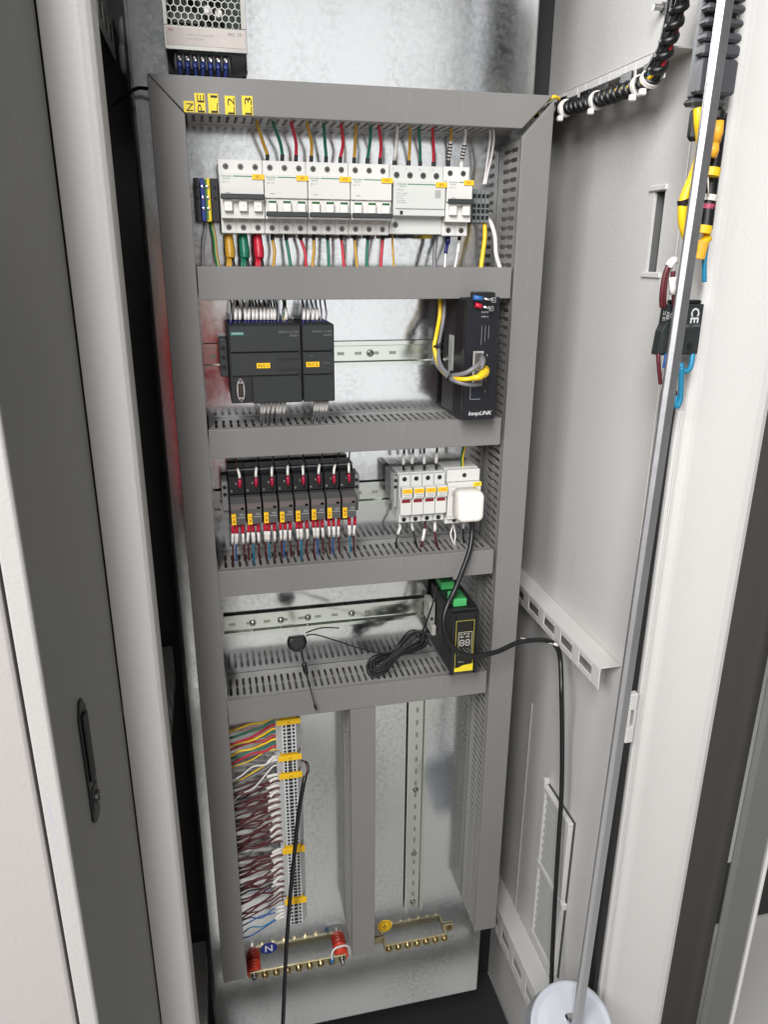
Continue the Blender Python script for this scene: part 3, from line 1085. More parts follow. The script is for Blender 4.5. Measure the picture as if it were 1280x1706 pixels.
# ------------------------------------------------------------------ network switch
y = -.112
x0, x1, z0, z1 = .3318, .3780, 1.4335, 1.5965
t = thing('network_switch', ((x0+x1)/2, 0, z0), 'tall narrow black network switch with grey and yellow plugs', 'network switch')
build('body', MB().box(x0+.001, x1-.001, y+.0035, -.012, z0+.0015, z1-.0015, .001), mat('switch_body', (38, 38, 40), .45, .2, .08), t)
build('front_panel', MB().box(x0, x1, y, y+.0033, z0, z1, .0007), mat('switch_front', (19, 20, 27), .4, 0, .06), t)
gr = MB()
for k in range(10):
    gr.box(x0+.0003, x0+.0009, -.1-.0000+k*.0035, -.1+k*.0035+.0012, z0+.004, z1-.004)
build('cooling_rib', gr, black_pl, t)
build('side_sticker', MB().box(x0+.0001, x0+.0009, -.062, -.042, 1.4875, 1.5425), mat('sticker_grey', (168, 168, 166), .5, 0, .1, 120), t)
text('print', 'S/N 20230', (x0-.0002, -.052, 1.52), .0035, ink, t, rot=PI/2, face=(Vector((0, -1, 0)), Vector((0, 0, 1))), width=.03)
text('logo_print', 'keepLINK', ((x0+x1)/2+.003, y-.0003, z0+.0085), .0072, ink_w, t, width=.034, shear=.25, bold=.012)
text('print', 'POWR', ((x0+x1)/2+.003, y-.0003, 1.5775), .0028, ink_w, t, width=.010)
text('print', 'o 8 o t', ((x0+x1)/2+.003, y-.0003, 1.572), .0022, ink_w, t, width=.010)
xc = at(797, 590, y).x
for (zc, frm, ins, nm_) in ((at(800, 600, y).z, mat('port_grey', (168, 164, 158), .45), mat('port_inner', (88, 84, 80), .5), 'rj45_port'),
                           (at(800, 628, y).z, mat('port_grey', (168, 164, 158), .45), mat('port_inner', (88, 84, 80), .5), 'rj45_port')):
    pm = MB()
    hw, hh = .0072, .0118
    pm.box(xc-hw, xc+hw, y-.0012, y-.0002, zc+hh-.0022, zc+hh)
    pm.box(xc-hw, xc+hw, y-.0012, y-.0002, zc-hh, zc-hh+.0022)
    pm.box(xc-hw, xc-hw+.0022, y-.0012, y-.0002, zc-hh+.0023, zc+hh-.0023)
    pm.box(xc+hw-.0022, xc+hw, y-.0012, y-.0002, zc-hh+.0023, zc+hh-.0023)
    po = build(nm_, pm, frm, t)
    build('opening', MB().box(xc-hw+.0023, xc+hw-.0023, y-.0006, y-.0002, zc-hh+.0023, zc+hh-.0023), ins, po)
for zc in (at(795, 654, y).z,):
    pm = MB()
    hw, hh = .0075, .0095
    pm.box(xc-.002-hw, xc-.002-hw+.0009, y-.0006, y-.0002, zc-hh, zc+hh)
    pm.box(xc-.002-hw, xc-.002+hw, y-.0006, y-.0002, zc-hh, zc-hh+.0008)
    pm.box(xc-.002-hw, xc-.002+hw, y-.0006, y-.0002, zc+hh-.0008, zc+hh)
    po = build('rj45_port', pm, mat('port_outline', (150, 152, 156), .5), t)
    build('opening', MB().box(xc-.002-hw+.001, xc-.002+hw-.0002, y-.0004, y-.0001, zc-hh+.001, zc+hh-.001), mat('port_dark', (20, 26, 40), .5), po)
for zc, ss in ((at(813, 592, y).z, '3'), (at(809, 633, y).z, '2'), (at(808, 652, y).z, '1')):
    text('print', ss, (xc+.0125, y-.0003, zc), .0026, ink_w, t)
pw = MB()
pw.box(x0+.012, x1-.008, y-.004, -.09, z1-.0014, z1+.006, .001)
build('power_connector', pw, black_pl, t)
lv = MB()
for i in range(3):
    lv.box(xc+.003+.005*i, xc+.0036+.005*i, y-.0004, y-.0002, 1.535+.004*i, 1.56)
build('print', lv, ink_g, t)

# lugged wires on top of the switch
for (u, v, m, lb, mx_) in ((797, 497, mat('lug_blue', (52, 104, 168), .4), 'blue insulated lug lying on top of the network switch', (822, 499)),
                          (800, 509, ferr_red, 'red insulated lug on top of the network switch', (818, 513))):
    a, b = at(u-8, v-1, -.118), at(mx_[0]-8, mx_[1], -.121)
    c = at(mx_[0], mx_[1]+1, -.122)
    tt = thing('cable_lug', b, lb, 'cable lug')
    build('sleeve', MB().tube([a, a.lerp(b, .6)], [.0034, .003], 12), m, tt)
    build('barrel', MB().tube([a.lerp(b, .6), c], [.0022, .0018], 10), chrome, tt)
    build('tongue', MB().box(c.x-.003, c.x+.004, c.y-.001, c.y+.001, c.z-.0035, c.z+.003, .0006), chrome, tt)

# ------------------------------------------------------------------ relays
RX0, RX1 = .0128, .1925
pitch = (RX1-RX0)/8
rl_names = ['leftmost', 'second', 'third', 'fourth', 'fifth', 'sixth', 'seventh', 'rightmost']
for i in range(8):
    x0 = RX0+pitch*i+.0003
    x1 = RX0+pitch*(i+1)-.0003
    t = thing('relay', ((x0+x1)/2, 0, 1.288), f'{rl_names[i]} of eight smoky plug in relays, yellow tag K{i+1}', 'relay', 'plug in relays in the third bay')
    zt, zr, zb = 1.362, 1.3255, 1.2885
    build('socket_base', MB().box(x0, x1, -.038, -.008, 1.279, zt, .0008), black_pl, t)
    build('terminal_step', MB().box(x0, x1, -.052, -.0382, zr+.002, 1.3535, .0012), black_pl, t)
    build('rear_lip', MB().box(x0, x1, -.0395, -.0382, zt-.003, zt-.0012), ink_g, t)
    sm = MB()
    rr = MB()
    rr.prism([(-.030, zr+.001), (-.060, zr+.0005), (-.0705, zr-.006), (-.0705, zb), (-.0382, zb)], 'x', x0+.0009, x1-.0009)
    build('relay_case', rr, relay_m, t, bevel=.0007)
    build('top_band', MB().box(x0+.0015, x1-.0015, -.0709, -.0706, zr-.0145, zr-.0068), relay_t, t)
    jz = random.uniform(-.0006, .0012)
    tg_ = build('tag', MB().box(x0+.0012+jz*.3, x0+.0074+jz*.3, -.0722, -.0707, zb+.0008+jz, zb+.0165+jz), label_y, t)
    text('print', f'K{i+1}', (x0+.0045, -.0724, zb+.0085), .0042, mat('ink_dark_red', (120, 30, 24), .6), tg_, rot=PI/2, width=.008)
    build('print', MB().box(x0+.0095, x1-.0022, -.0709, -.0706, zb+.0105, zb+.0115), ink_lg, t)
    build('print', MB().box(x0+.0125, x1-.0032, -.0709, -.0706, zb+.0135, zb+.0165), ink_g, t)
    build('indicator', MB().box(x0+.0145, x1-.0028, -.0709, -.0706, zb+.0225, zb+.0255), ink_lg if i > 2 else ink_g, t)
    for (dx, dz) in ((.0035, .0045), (.0105, .015)):
        build('screw', MB().lathe((x0+dx, -.0522, zr+dz+.003), (0, -1, 0), [(0, .0017), (.0006, .0017), (.0007, .0008)], 10), steel, t)
    build('jumper_block', MB().box(x0+.001, x0+.0155, -.052, -.0384, zb-.0098, zb-.001, .001), ferr_red if i < 6 else black_pl, t, None)
for (a, b, lb) in ((.0035, .0122, 'grey end clamp left of the relay row'), (RX1+.0004, RX1+.0085, 'grey end clamp right of the relay row')):
    t = thing('end_stop', ((a+b)/2, 0, 1.28), lb, 'end stop')
    build('body', MB().box(a, b, -.045, -.008, 1.302, 1.345, .001), end_m, t)
    build('foot', MB().box(a+.001, b-.0005, -.04, -.008, 1.288, 1.3018, .001), end_m, t)
    for zc in (1.337, 1.3265):
        build('screw', MB().lathe(((a+b)/2, -.0452, zc), (0, -1, 0), [(0, .0028), (.0006, .0028), (.0003, .0012)], 12), hole, t)

# ------------------------------------------------------------------ fuse holders
FX0, FX1 = .2585, .3300
fp = (FX1-FX0)/4
fn = ['leftmost', 'second', 'third', 'rightmost']
for i in range(4):
    x0, x1 = FX0+fp*i+.0002, FX0+fp*(i+1)-.0002
    t = thing('fuse_holder', ((x0+x1)/2, 0, 1.27), f'{fn[i]} of four white fuse holders with red window, tag FU{i+1}', 'fuse holder', 'fuse holders in the third bay')
    build('body', MB().box(x0, x1, -.045, -.008, 1.268, 1.3435, .0007), offwhite, t)
    build('front_step', MB().box(x0+.0002, x1-.0002, -.054, -.0452, 1.2685, 1.3425, .0008), offwhite, t)
    build('fuse_carrier', MB().box(x0+.0002, x1-.0002, -.064, -.0542, 1.2830, 1.3100, .0009), white_pl, t)
    build('grip', MB().box(x0+.0014, x1-.0006, -.069, -.0542, 1.3104, 1.3265, .0009), white_pl, t)
    cx = (x0+x1)/2-.0005
    build('fuse_window', MB().box(x0+.002, x1-.0025, -.0644, -.0641, 1.3030, 1.3078), win_red, t)
    tg_ = build('tag', MB().box(x0+.0018, x1-.0008, -.0699, -.0692, 1.3190, 1.3255), label_y, t)
    text('print', f'-FU{i+1}', (cx+.0008, -.0701, 1.3222), .003, mat('ink_red_brown', (190, 70, 20), .6), tg_)
    for k in range(2):
        build('print', MB().box(x0+.004, x1-.003, -.0693, -.0691, 1.3128+k*.0028, 1.3138+k*.0028), ink_lg, t)
    for zc in (1.3365, 1.2735):
        build('screw', MB().lathe((cx, -.0542, zc), (0, -1, 0), [(0, .0034), (.0004, .0034), (.0001, .0026)], 14), hole, t)
t = thing('end_stop', (.252, 0, 1.28), 'grey end clamp left of the fuse holders', 'end stop')
build('body', MB().box(.2480, .2575, -.047, -.008, 1.302, 1.345, .001), end_m, t)
build('front_tab', MB().box(.2515, .2575, -.0495, -.0472, 1.292, 1.340, .0008), mat('end_stop_light', (150, 150, 150), .5), t)
for zc in (1.334, 1.324):
    build('screw', MB().lathe((.2545, -.0497, zc), (0, -1, 0), [(0, .0026), (.0005, .0026), (.0003, .0012)], 12), hole, t)

# socket outlet and white plug
x0, x1 = .3308, .3830
t = thing('socket_outlet', ((x0+x1)/2, 0, 1.265), 'white rail mounted mains socket right of the fuse holders', 'socket')
build('body', MB().box(x0, x1, -.046, -.008, 1.262, 1.3475, .0009), white_pl, t)
build('upper_step', MB().box(x0+.0005, x1-.0005, -.058, -.0462, 1.329, 1.347, .001), white_pl, t)
build('face_plate', MB().box(x0+.001, x1+.0005, -.063, -.0462, 1.2715, 1.3285, .001), white_pl, t)
build('inner_frame', MB().box(x0+.003, x0+.013, -.0648, -.0632, 1.2765, 1.3262, .0008), white_pl, t)
build('lower_step', MB().box(x0, x1-.003, -.056, -.0462, 1.2625, 1.2712, .0008), white_pl, t)
screw_well((x0+x1)/2+.001, 1.3385, -.058, t, .0032)
screw_well(x0+.0145, 1.2675, -.056, t, .0032)
tg_ = build('tag', MB().box(x1-.0125, x1+.0004, -.0642, -.0631, 1.3222, 1.3284), label_y2, t)
text('print', 'XS1', (x1-.0055, -.0644, 1.3253), .003, ink, tg_)
text('print', 'CHNT', (x0+.0072, -.065, 1.3235), .002, ink_g, t)
text('print', 'AC30', (x0+.0068, -.065, 1.314), .0026, ink_g, t, rot=-PI/2)
pg = MB()
cxp, czp = .3590, 1.2985


def rrect(cx, cz, hw, hh, r, n=6):
    out = []
    for q, (sx, sz) in enumerate(((1, 1), (-1, 1), (-1, -1), (1, -1))):
        for i in range(n+1):
            a = q*PI/2+i*PI/2/n
            out.append((cx+sx*(hw-r)+r*math.cos(a), cz+sz*(hh-r)+r*math.sin(a)))
    return out


def loft(mb, rings, smooth=True):
    n = len(rings[0])
    vs = [p for r in rings for p in r]
    fs = []
    for i in range(len(rings)-1):
        for k in range(n):
            fs.append((i*n+k, i*n+(k+1) % n, (i+1)*n+(k+1) % n, (i+1)*n+k))
    mb.add(vs, fs, smooth)
    o = len(mb.v)-len(vs)
    mb.f += [tuple(o+k for k in range(n)), tuple(o+(len(rings)-1)*n+k for k in range(n))]
    mb.sm += [False, False]
    return mb


rings = []
for (yy, g) in ((-.0652, 0), (-.084, 0), (-.090, .0008), (-.0935, .0026), (-.0945, .006)):
    rings.append([(p[0], yy, p[1]) for p in rrect(cxp, czp, .0205-g, .0235-g, .009-g*.5)])
loft(pg, rings)
plug = thing('mains_plug', (cxp, -.08, czp-.0235), 'rounded white mains plug pushed into the socket', 'plug')
build('shell', pg, white2, plug)
cablep = [at(786, 868, -.078), at(787, 885, -.08), at(783, 915, -.09), at(771, 950, -.098), at(757, 985, -.105), at(745, 1010, -.115), at(739, 1035, -.122), at(743, 1060, -.127), at(757, 1080, -.129), at(775, 1091, -.131), at(800, 1092, -.131), at(830, 1085, -.128), at(862, 1071, -.118), at(893, 1066, -.105), at(915, 1068, -.10), at(928, 1078, -.10), at(934, 1100, -.10), atx(936, 1160, .512), atx(937, 1230, .522), atx(936, 1320, .525), atx(931, 1400, .525), atx(925, 1500, .522), atx(921, 1580, .515), atx(919, 1640, .51), atx(918, 1700, .505)]
build('power_cord', MB().tube(spline(cablep, 6), [.0045 if False else .0040]*(len(cablep)*6-5), 10), W['black'], plug)
tie = thing('cable_tie', at(925, 1072, -.10), 'thin white cable tie pulling the black cord against the right duct', 'cable tie')
build('strap', MB().tube([at(868, 1063, -.0815), at(895, 1066, -.095), at(922, 1073, -.1055)], .0009, 6), sleeve_w, tie)
build('tie_head', MB().tube([at(923, 1072, -.104), at(930, 1075, -.106)], .0025, 6), sleeve_w, tie)

# ------------------------------------------------------------------ gateway with two digit display
x0, x1, z0, z1, y = .3262, .3698, 1.0395, 1.1475, -.122
t = thing('gateway_module', ((x0+x1)/2, 0, z0), 'black gateway box with two digit display and yellow stripe in the fourth bay', 'gateway')
build('body', MB().box(x0, x1, y+.006, -.01, z0+.003, z1, .0012), mat('gateway_black', (21, 22, 23), .5, 0, .08, 60, .15, 500), t)
fm = MB()
fm.box(x0, x0+.006, y, y+.0058, z0-.001, z1-.004, .001)
fm.box(x1-.006, x1, y, y+.0058, z0-.001, z1-.004, .001)
fm.box(x0+.006, x1-.006, y, y+.0058, z1-.016, z1-.004, .001)
build('front_bezel', fm, black_pl, t)
fx0, fx1, fz0, fz1 = x0+.0066, x1-.0066, z0+.004, z1-.0165
build('front_panel', MB().box(fx0, fx1, y+.002, y+.0058, fz0, fz1), mat('panel_black', (16, 15, 14), .25, 0, .1), t)
yl = mat('panel_line', (176, 164, 70), .5)
yp = y+.0016
fb = MB()
a = .0008
for (xa, xb2, za, zb2) in ((fx0+.0006, fx1-.0006, fz1-.0014, fz1-.0006), (fx0+.0006, fx0+.0014, fz0+.004, fz1-.0015), (fx1-.0014, fx1-.0006, fz0+.004, fz1-.0015)):
    fb.box(xa, xb2, yp, yp+.0003, za, zb2)
build('panel_border', fb, yl, t)
dz1, dz0 = fz1-.0195, fz1-.058
disp = build('display', MB().box(fx0+.0045, fx1-.0035, y+.0012, y+.0018, dz0, dz1), mat('display_grey', (44, 43, 42), .2), t)
fb = MB()
dx0, dx1 = fx0+.0045, fx1-.0035
for (xa, xb2, za, zb2) in ((dx0, dx1, dz1-.0007, dz1), (dx0, dx1, dz0, dz0+.0007), (dx0, dx0+.0007, dz0+.0008, dz1-.0008), (dx1-.0007, dx1, dz0+.0008, dz1-.0008)):
    fb.box(xa, xb2, y+.0008, y+.0011, za, zb2)
build('display_border', fb, mat('display_line', (190, 182, 140), .5), disp)
seg = MB()
for k in (0, 1):
    cx = dx0+.0058+k*.0094
    zc = (dz0+dz1)/2+.0008
    sw, shh = .0032, .0046
    for zz in (-shh, 0, shh):
        seg.box(cx-sw*.72, cx+sw*.72, y+.0008, y+.0011, zc+zz-.0005, zc+zz+.0005)
    for sx in (-sw, sw):
        for zz in (-shh/2, shh/2):
            seg.box(cx+sx-.0005, cx+sx+.0005, y+.0008, y+.0011, zc+zz-shh*.36, zc+zz+shh*.36)
digits = build('digit_segment', seg, mat('segment_white', (206, 204, 200), .5), disp)
pr = MB()
for k in range(3):
    pr.box(dx0+.002+k*.006, dx0+.006+k*.006, y+.0008, y+.0011, dz1-.0042, dz1-.0026)
for k in range(2):
    for j in range(4):
        pr.box(dx0+.0025+k*.0095+j*.0016, dx0+.0036+k*.0095+j*.0016, y+.0008, y+.0011, dz1-.0095, dz1-.0072+.0006*(j % 3))
for k in range(3):
    for j in range(3):
        pr.box(dx0+.0025+k*.0062+(j % 2)*.0028, dx0+.0036+k*.0062+(j % 2)*.0028, y+.0008, y+.0011, dz0+.003+j*.003, dz0+.0044+j*.003)
build('print', pr, ink_lg, disp)
ym = MB()
ym.prism([(fx0+.0004, fz0+.0003), (fx1-.0004, fz0+.0003), (fx1-.0004, fz0+.0125), (fx1-.006, fz0+.0115), (fx0+.014, fz0+.0105), (fx0+.008, fz0+.0075), (fx0+.0004, fz0+.0062)], 'y', y+.0012, y+.0018)
build('yellow_stripe', ym, mat('stripe_yellow', (226, 206, 40), .45), t)
text('print', 'Tibox', (fx0+.0105, y+.0015, fz0+.0168), .0028, ink_lg, t)
build('button', MB().lathe((fx1-.0062, y+.0019, fz0+.0235), (0, -1, 0), [(0, .0018), (.0008, .0018), (.001, .001)], 12), ink_g, t)
rib = MB()
for k in range(9):
    rib.box(x1-.010, x1-.002, -.1-.001+k*.009, -.1+.004+k*.009, z1+.0001, z1+.0012)
build('cooling_rib', rib, plc_d, t)
for (cy, lb) in ((-.092, 'front'), (-.03, 'rear')):
    cb = MB()
    cb.box(x0+.006, x0+.027, cy-.016, cy+.016, z1+.0002, z1+.0125, .001)
    g = build('green_connector', cb, conn_green, t)
    ch = MB()
    for k in range(4):
        ch.box(x0+.0085+k*.0046, x0+.0115+k*.0046, cy-.012, cy+.010, z1+.0127, z1+.0130)
    build('slot', ch, mat('connector_green_dark', (30, 96, 54), .5), g)
t = thing('end_stop', (.321, 0, 1.07), 'light grey end clamp on the bare rail beside the gateway', 'end stop')
build('body', MB().box(.3155, .3250, -.04, -.0076, 1.088, 1.124, .001), mat('end_stop_light2', (160, 158, 152), .5), t)
build('foot', MB().box(.3175, .3250, -.05, -.02, 1.070, 1.0878, .0015), mat('end_stop_light2', (160, 158, 152), .5), t)
build('screw', MB().lathe((.3198, -.0402, 1.096), (0, -1, 0), [(0, .003), (.0008, .003), (.0005, .001)], 12), steel, t)

# ------------------------------------------------------------------ antenna with coiled lead
t = thing('antenna', at(495, 1065, -.085), 'black magnetic antenna foot with thin whip leaning over the crossbar', 'antenna')
p = at(494, 1068, -.075)
ad_ = Vector((.05, -.75, .2)).normalized()
ar_ = Vector((1, 0, 0))-ad_*ad_.x
ar_.normalize()
au_ = ar_.cross(ad_)
if au_.z < 0: au_ = -au_
rg = []
for d_, rr_ in ((-.002, .0138), (.004, .0148), (.009, .0142), (.011, .0120), (.0118, .009)):
    ring_ = []
    for i in range(36):
        a_ = 2*PI*i/36
        ring_.append(p+ad_*d_+ar_*(rr_*math.cos(a_))+au_*min(rr_*math.sin(a_), rr_*.62))
    rg.append(ring_)
build('magnet_foot', loft(MB(), rg, False), black_pl, t)
p0, p1, p2, p3 = at(501, 1079, -.088), at(506, 1103, -.092), at(511, 1122, -.094), at(526, 1180, -.096)
build('whip', MB().tube([p0, at(503, 1088, -.09), p1, p2, at(518, 1150, -.0955), p3], [.0022, .0013, .0009, .0009, .0008, .0008], 8), black_pl, t)
build('coil_sleeve', MB().tube([p1, at(507.5, 1108, -.0925), at(509, 1116, -.0935), p2], [.0034, .0039, .0039, .0032], 12), black_pl, t)
build('tip', MB().tube([at(523.5, 1170, -.0958), at(525, 1176, -.096), at(527, 1182, -.096)], [.001, .0022, .0016], 10), black_pl, t)
lead = [at(510, 1059, -.078), at(525, 1057, -.076), at(560, 1067, -.072), at(600, 1080, -.07), at(640, 1088, -.07), at(665, 1080, -.072)]
build('lead', MB().tube(spline(lead, 7), .0011, 6), rubber, t)
random.seed(5)
coil = MB()
ca, cb = Vector((619, 1116)), Vector((706, 1058))
for k in range(13):
    jx, jy, wd_, le = random.uniform(-4, 4), random.uniform(-4, 4), random.uniform(9, 25), random.uniform(.86, 1.08)
    dy0, sk = random.uniform(-.006, .006), random.uniform(-.3, .3)
    pts = []
    mid, ax2 = (ca+cb)/2, (cb-ca)/2
    pr2 = Vector((-ax2.y, ax2.x)).normalized()
    for i in range(25):
        t_ = 2*PI*i/24
        al, pe = math.cos(t_), math.sin(t_)
        wv = wd_*(abs(al)**1.2*1.15+.16)
        q = mid+ax2*(al*le)+pr2*(pe*wv+sk*4*al)+Vector((jx, jy))
        pts.append(at(q.x, q.y, -.058+dy0-.010*pe-.012*(1-al)*.5))
    coil.tube(spline(pts, 2), .0014, 6)
build('coiled_lead', coil, rubber, t)
build('lead_tie', MB().lathe(at(664, 1085, -.07), at(684, 1072, -.068)-at(664, 1085, -.07), [(-.006, .0080), (.006, .0080)], 14), rubber, t)
build('lead', MB().tube(spline([at(700, 1060, -.06), at(711, 1035, -.062), at(719, 1012, -.064), at(724, 995, -.06), at(728, 975, -.05)], 6), .0014, 6), rubber, t)
build('lead', MB().tube(spline([at(510, 1054, -.074), at(535, 1046, -.06), at(565, 1046, -.05)], 6), .0011, 6), rubber, t)

# ------------------------------------------------------------------ terminal strips in the lowest bay
TW = .0405
prof = [(-TW/2, -.012), (-TW/2, -.032), (-TW/2+.009, -.047), (TW/2-.009, -.047), (TW/2, -.032), (TW/2, -.012)]


def term_mesh(pt):
    return mesh_of('terminal_block', MB().prism(prof, 'z', -pt/2+.0002, pt/2-.0002), grey_pl)


tm = term_mesh(.0054)
hm_ = MB()
for sx in (-1, 1):
    hm_.lathe((sx*.0073, -.0472, 0), (0, -1, 0), [(0, .0022), (.0003, .0022)], 10)
screw_me = mesh_of('screw_hole', hm_, hole)
bar_me = mesh_of('jumper_slot', MB().box(-.0032, .0032, -.0476, -.0472, -.0023, .0023), mat('jumper_black', (24, 24, 27), .5))
TX = .0838
strips = [((1197, 1206), 1253, 'top terminal strip of eight grey blocks with coloured power wires', 8, '1-8'),
          ((1257, 1266), 1285, 'shortest terminal strip of grey blocks, second from the top', 4, '1234'),
          ((1287, 1296), 1407, 'longest terminal strip of grey blocks with maroon wires', 20, '- - - -'),
          ((1411, 1421), 1494, 'fourth terminal strip of grey blocks, crossed by the black cable', 14, '- - -'),
          ((1497, 1506), 1540, 'lowest terminal strip of grey blocks with blue wires', 6, '- - -')]
TERM_Z = []
for si, ((l0, l1), vb, lb, n, txt) in enumerate(strips):
    ztop, zlab, zbot = at(482, l0, -.047).z, at(482, l1, -.047).z, at(488, vb, -.047).z
    t = thing('terminal_strip', (TX, 0, zbot), lb, 'terminal strip', 'terminal strips in the lowest bay')
    pt = (zlab-zbot)/n
    zs = []
    for i in range(n):
        zc = zlab-pt*(i+.5)
        ob = inst('terminal_block', tm, (TX, 0, zc), t)
        ob.scale = (1, 1, pt/.0054)
        inst('screw_hole', screw_me, (TX, 0, zc), t).scale = (1, 1, 1)
        inst('jumper_slot', bar_me, (TX, 0, zc), t)
        zs.append(zc)
    TERM_Z.append(zs)
    lm = MB()
    lm.box(TX-TW/2+.001, TX+TW/2-.001, -.0495, -.0465, zlab+.0003, ztop-.0003)
    lm.box(TX-TW/2+.006, TX+TW/2-.006, -.0464, -.012, zlab+.0012, ztop-.0012)
    build('end_marker', lm, label_y, t, bevel=.0008)
    text('print', 'X%d' % (si+1), (TX, -.0498, (zlab+ztop)/2), .0028, ink, t)
    em = MB().prism([(TX-TW/2+.002, -.01), (TX-TW/2+.002, -.03), (TX+TW/2-.002, -.03), (TX+TW/2-.002, -.01)], 'z', zbot-.003, zbot-.0003)
    build('end_plate', em, end_m, t)

# ------------------------------------------------------------------ busbars
t = thing('neutral_busbar', at(495, 1615, -.04), 'neutral busbar with brass screws on two red insulators at the bottom left', 'busbar')
pa, pb = at(424, 1625, -.028), at(570, 1597, -.028)
pa.z = pb.z = (pa.z+pb.z)/2
tl = .0
for p in (pa, pb):
    q = Vector((p.x, -.0003, p.z))
    prf = [(0, .0115)]
    for k in range(3):
        d0 = .002+k*.0065
        prf += [(d0, .0132), (d0+.003, .0132), (d0+.0047, .0110)]
    prf += [(.0215, .0132), (.0235, .0125)]
    build('insulator', MB().lathe(q, (0, -1, 0), prf, 24), insul_red, t)
bar = MB().box(pa.x-.008, pb.x+.008, -.0277, -.0239, pa.z-.0082, pa.z+.0082, .0006)
build('bar', bar, brasszinc, t)
for p in (pa, pb):
    build('bolt', MB().lathe((p.x, -.028, p.z), (0, -1, 0), [(0, .007), (.001, .007), (.001, .0052), (.0045, .0052), (.0045, .003), (.0125, .003), (.0132, .0022)], 18), steel, t)
for k in range(7):
    xx = pa.x+(pb.x-pa.x)*(k+.95)/7.9
    build('screw', MB().lathe((xx, -.028, pa.z), (0, -1, 0), [(0, .0068), (.0012, .0068), (.0014, .0056), (.006, .0054), (.0072, .004), (.0064, .002)], 16), brass, t)
NBX, NBZ = pa.x+(pb.x-pa.x)*6.95/7.9, pa.z
s = MB()
c = at(448, 1579, -.0003)
pts = [(c.x+.0155*math.cos(2*PI*i/32), c.z+.0128*math.sin(2*PI*i/32)) for i in range(32)]
s.prism(pts, 'y', -.0008, -.0001)
t = thing('sign', (c.x, 0, c.z-.013), 'oval blue sticker with white letter N on the plate', 'sign')
build('disc', s, mat('sign_blue', (24, 42, 128), .4), t)
text('letter', 'N', (c.x, -.0011, c.z), .0155, ink_w, t, rot=.0, bold=.02, width=.014)

t = thing('earth_busbar', at(700, 1560, -.03), 'stepped zinc earth busbar with seven brass screws at the bottom right', 'busbar')
ea, eb = at(641, 1581, -.0225), at(745, 1558, -.0225)
ez = (ea.z+eb.z)/2
em = MB()
em.box(ea.x, eb.x, -.0240, -.0210, ez-.0080, ez+.0080, .0005)
em.box(ea.x, ea.x+.003, -.0208, -.0015, ez-.0080, ez+.0080, .0005)
em.box(eb.x-.003, eb.x, -.0208, -.0015, ez-.0080, ez+.0080, .0005)
em.box(eb.x+.0002, eb.x+.019, -.0040, -.0008, ez-.0080, ez+.0080, .0005)
em.box(ea.x-.015, ea.x-.0002, -.0040, -.0008, ez-.0080, ez+.0080, .0005)
build('bar', em, brasszinc, t)
for k in range(7):
    xx = ea.x+.008+(eb.x-ea.x-.014)*k/6
    build('screw', MB().lathe((xx, -.0242, ez), (0, -1, 0), [(0, .0066), (.0012, .0066), (.0014, .0055), (.005, .0053), (.0062, .004), (.0054, .002)], 16), brass, t)
build('bolt', MB().lathe((eb.x+.0105, -.0042, ez), (0, -1, 0), [(0, .006), (.001, .006), (.001, .0045), (.004, .0045), (.005, .003)], 6), brass, t)
c = at(641, 1542, -.0003)
t = thing('sign', (c.x, 0, c.z-.014), 'round yellow earth symbol sticker on the plate', 'sign')
build('disc', MB().lathe((c.x, -.0001, c.z), (0, -1, 0), [(0, .0142), (.0006, .0142)], 36), label_y, t)
g = MB()
g.lathe((c.x, -.0009, c.z), (0, -1, 0), [(0, .0112), (.0002, .0112), (.0002, .0100), (0, .0100)], 36)
gs = MB()
gs.box(c.x-.0006, c.x+.0006, -.0011, -.0009, c.z, c.z+.0068)
for dz, hw in ((-.0004, .0068), (-.0034, .0046), (-.0064, .0024)):
    gs.box(c.x-hw, c.x+hw, -.0011, -.0009, c.z+dz-.0005, c.z+dz+.0005)
ring = []
m_ = MB()
for i in range(36):
    a0, a1 = 2*PI*i/36, 2*PI*(i+1)/36
    m_.add([(c.x+r*math.cos(a), -.00095, c.z+r*math.sin(a)) for r, a in ((.0112, a0), (.0112, a1), (.0100, a1), (.0100, a0))], [(0, 1, 2, 3)])
build('ring', m_, ink, t)
build('earth_symbol', gs, ink, t)

# ------------------------------------------------------------------ yellow letter tapes on the top duct
for (s_, ua, va, ub, vb, dsc) in (('N', 305.5, 168.5, 324, 188, 'lowest and leftmost'), ('PE', 323.5, 155.5, 343, 189, 'second from the left'), ('L1', 346, 156.5, 365, 190, 'third from the left'),
                            ('L2', 374, 160, 393, 192, 'fourth from the left'), ('L3', 402.5, 160, 422, 193, 'rightmost')):
    a, b = at(ua, va, -D), at(ub, vb, -D)
    t = thing('letter_tape', ((a.x+b.x)/2, -D, b.z), f'{dsc} yellow tape lettered {s_} on the top duct', 'label', 'yellow letter tapes')
    z_lo = max(b.z, ZT0+.0006)
    build('tape', MB().box(a.x, b.x, -D-.0006, -D-.0001, z_lo, a.z), label_y2, t)
    text('letter', s_, ((a.x+b.x)/2+.001, -D-.0008, (a.z+z_lo)/2-.0006), (b.x-a.x)*.66, ink, t, rot=PI/2, width=(a.z-z_lo)*(.68 if len(s_) == 1 else .9))

#WIRES#
# ------------------------------------------------------------------ wires


def P3(seq):
    return [at(u, v, y) for u, v, y in seq]


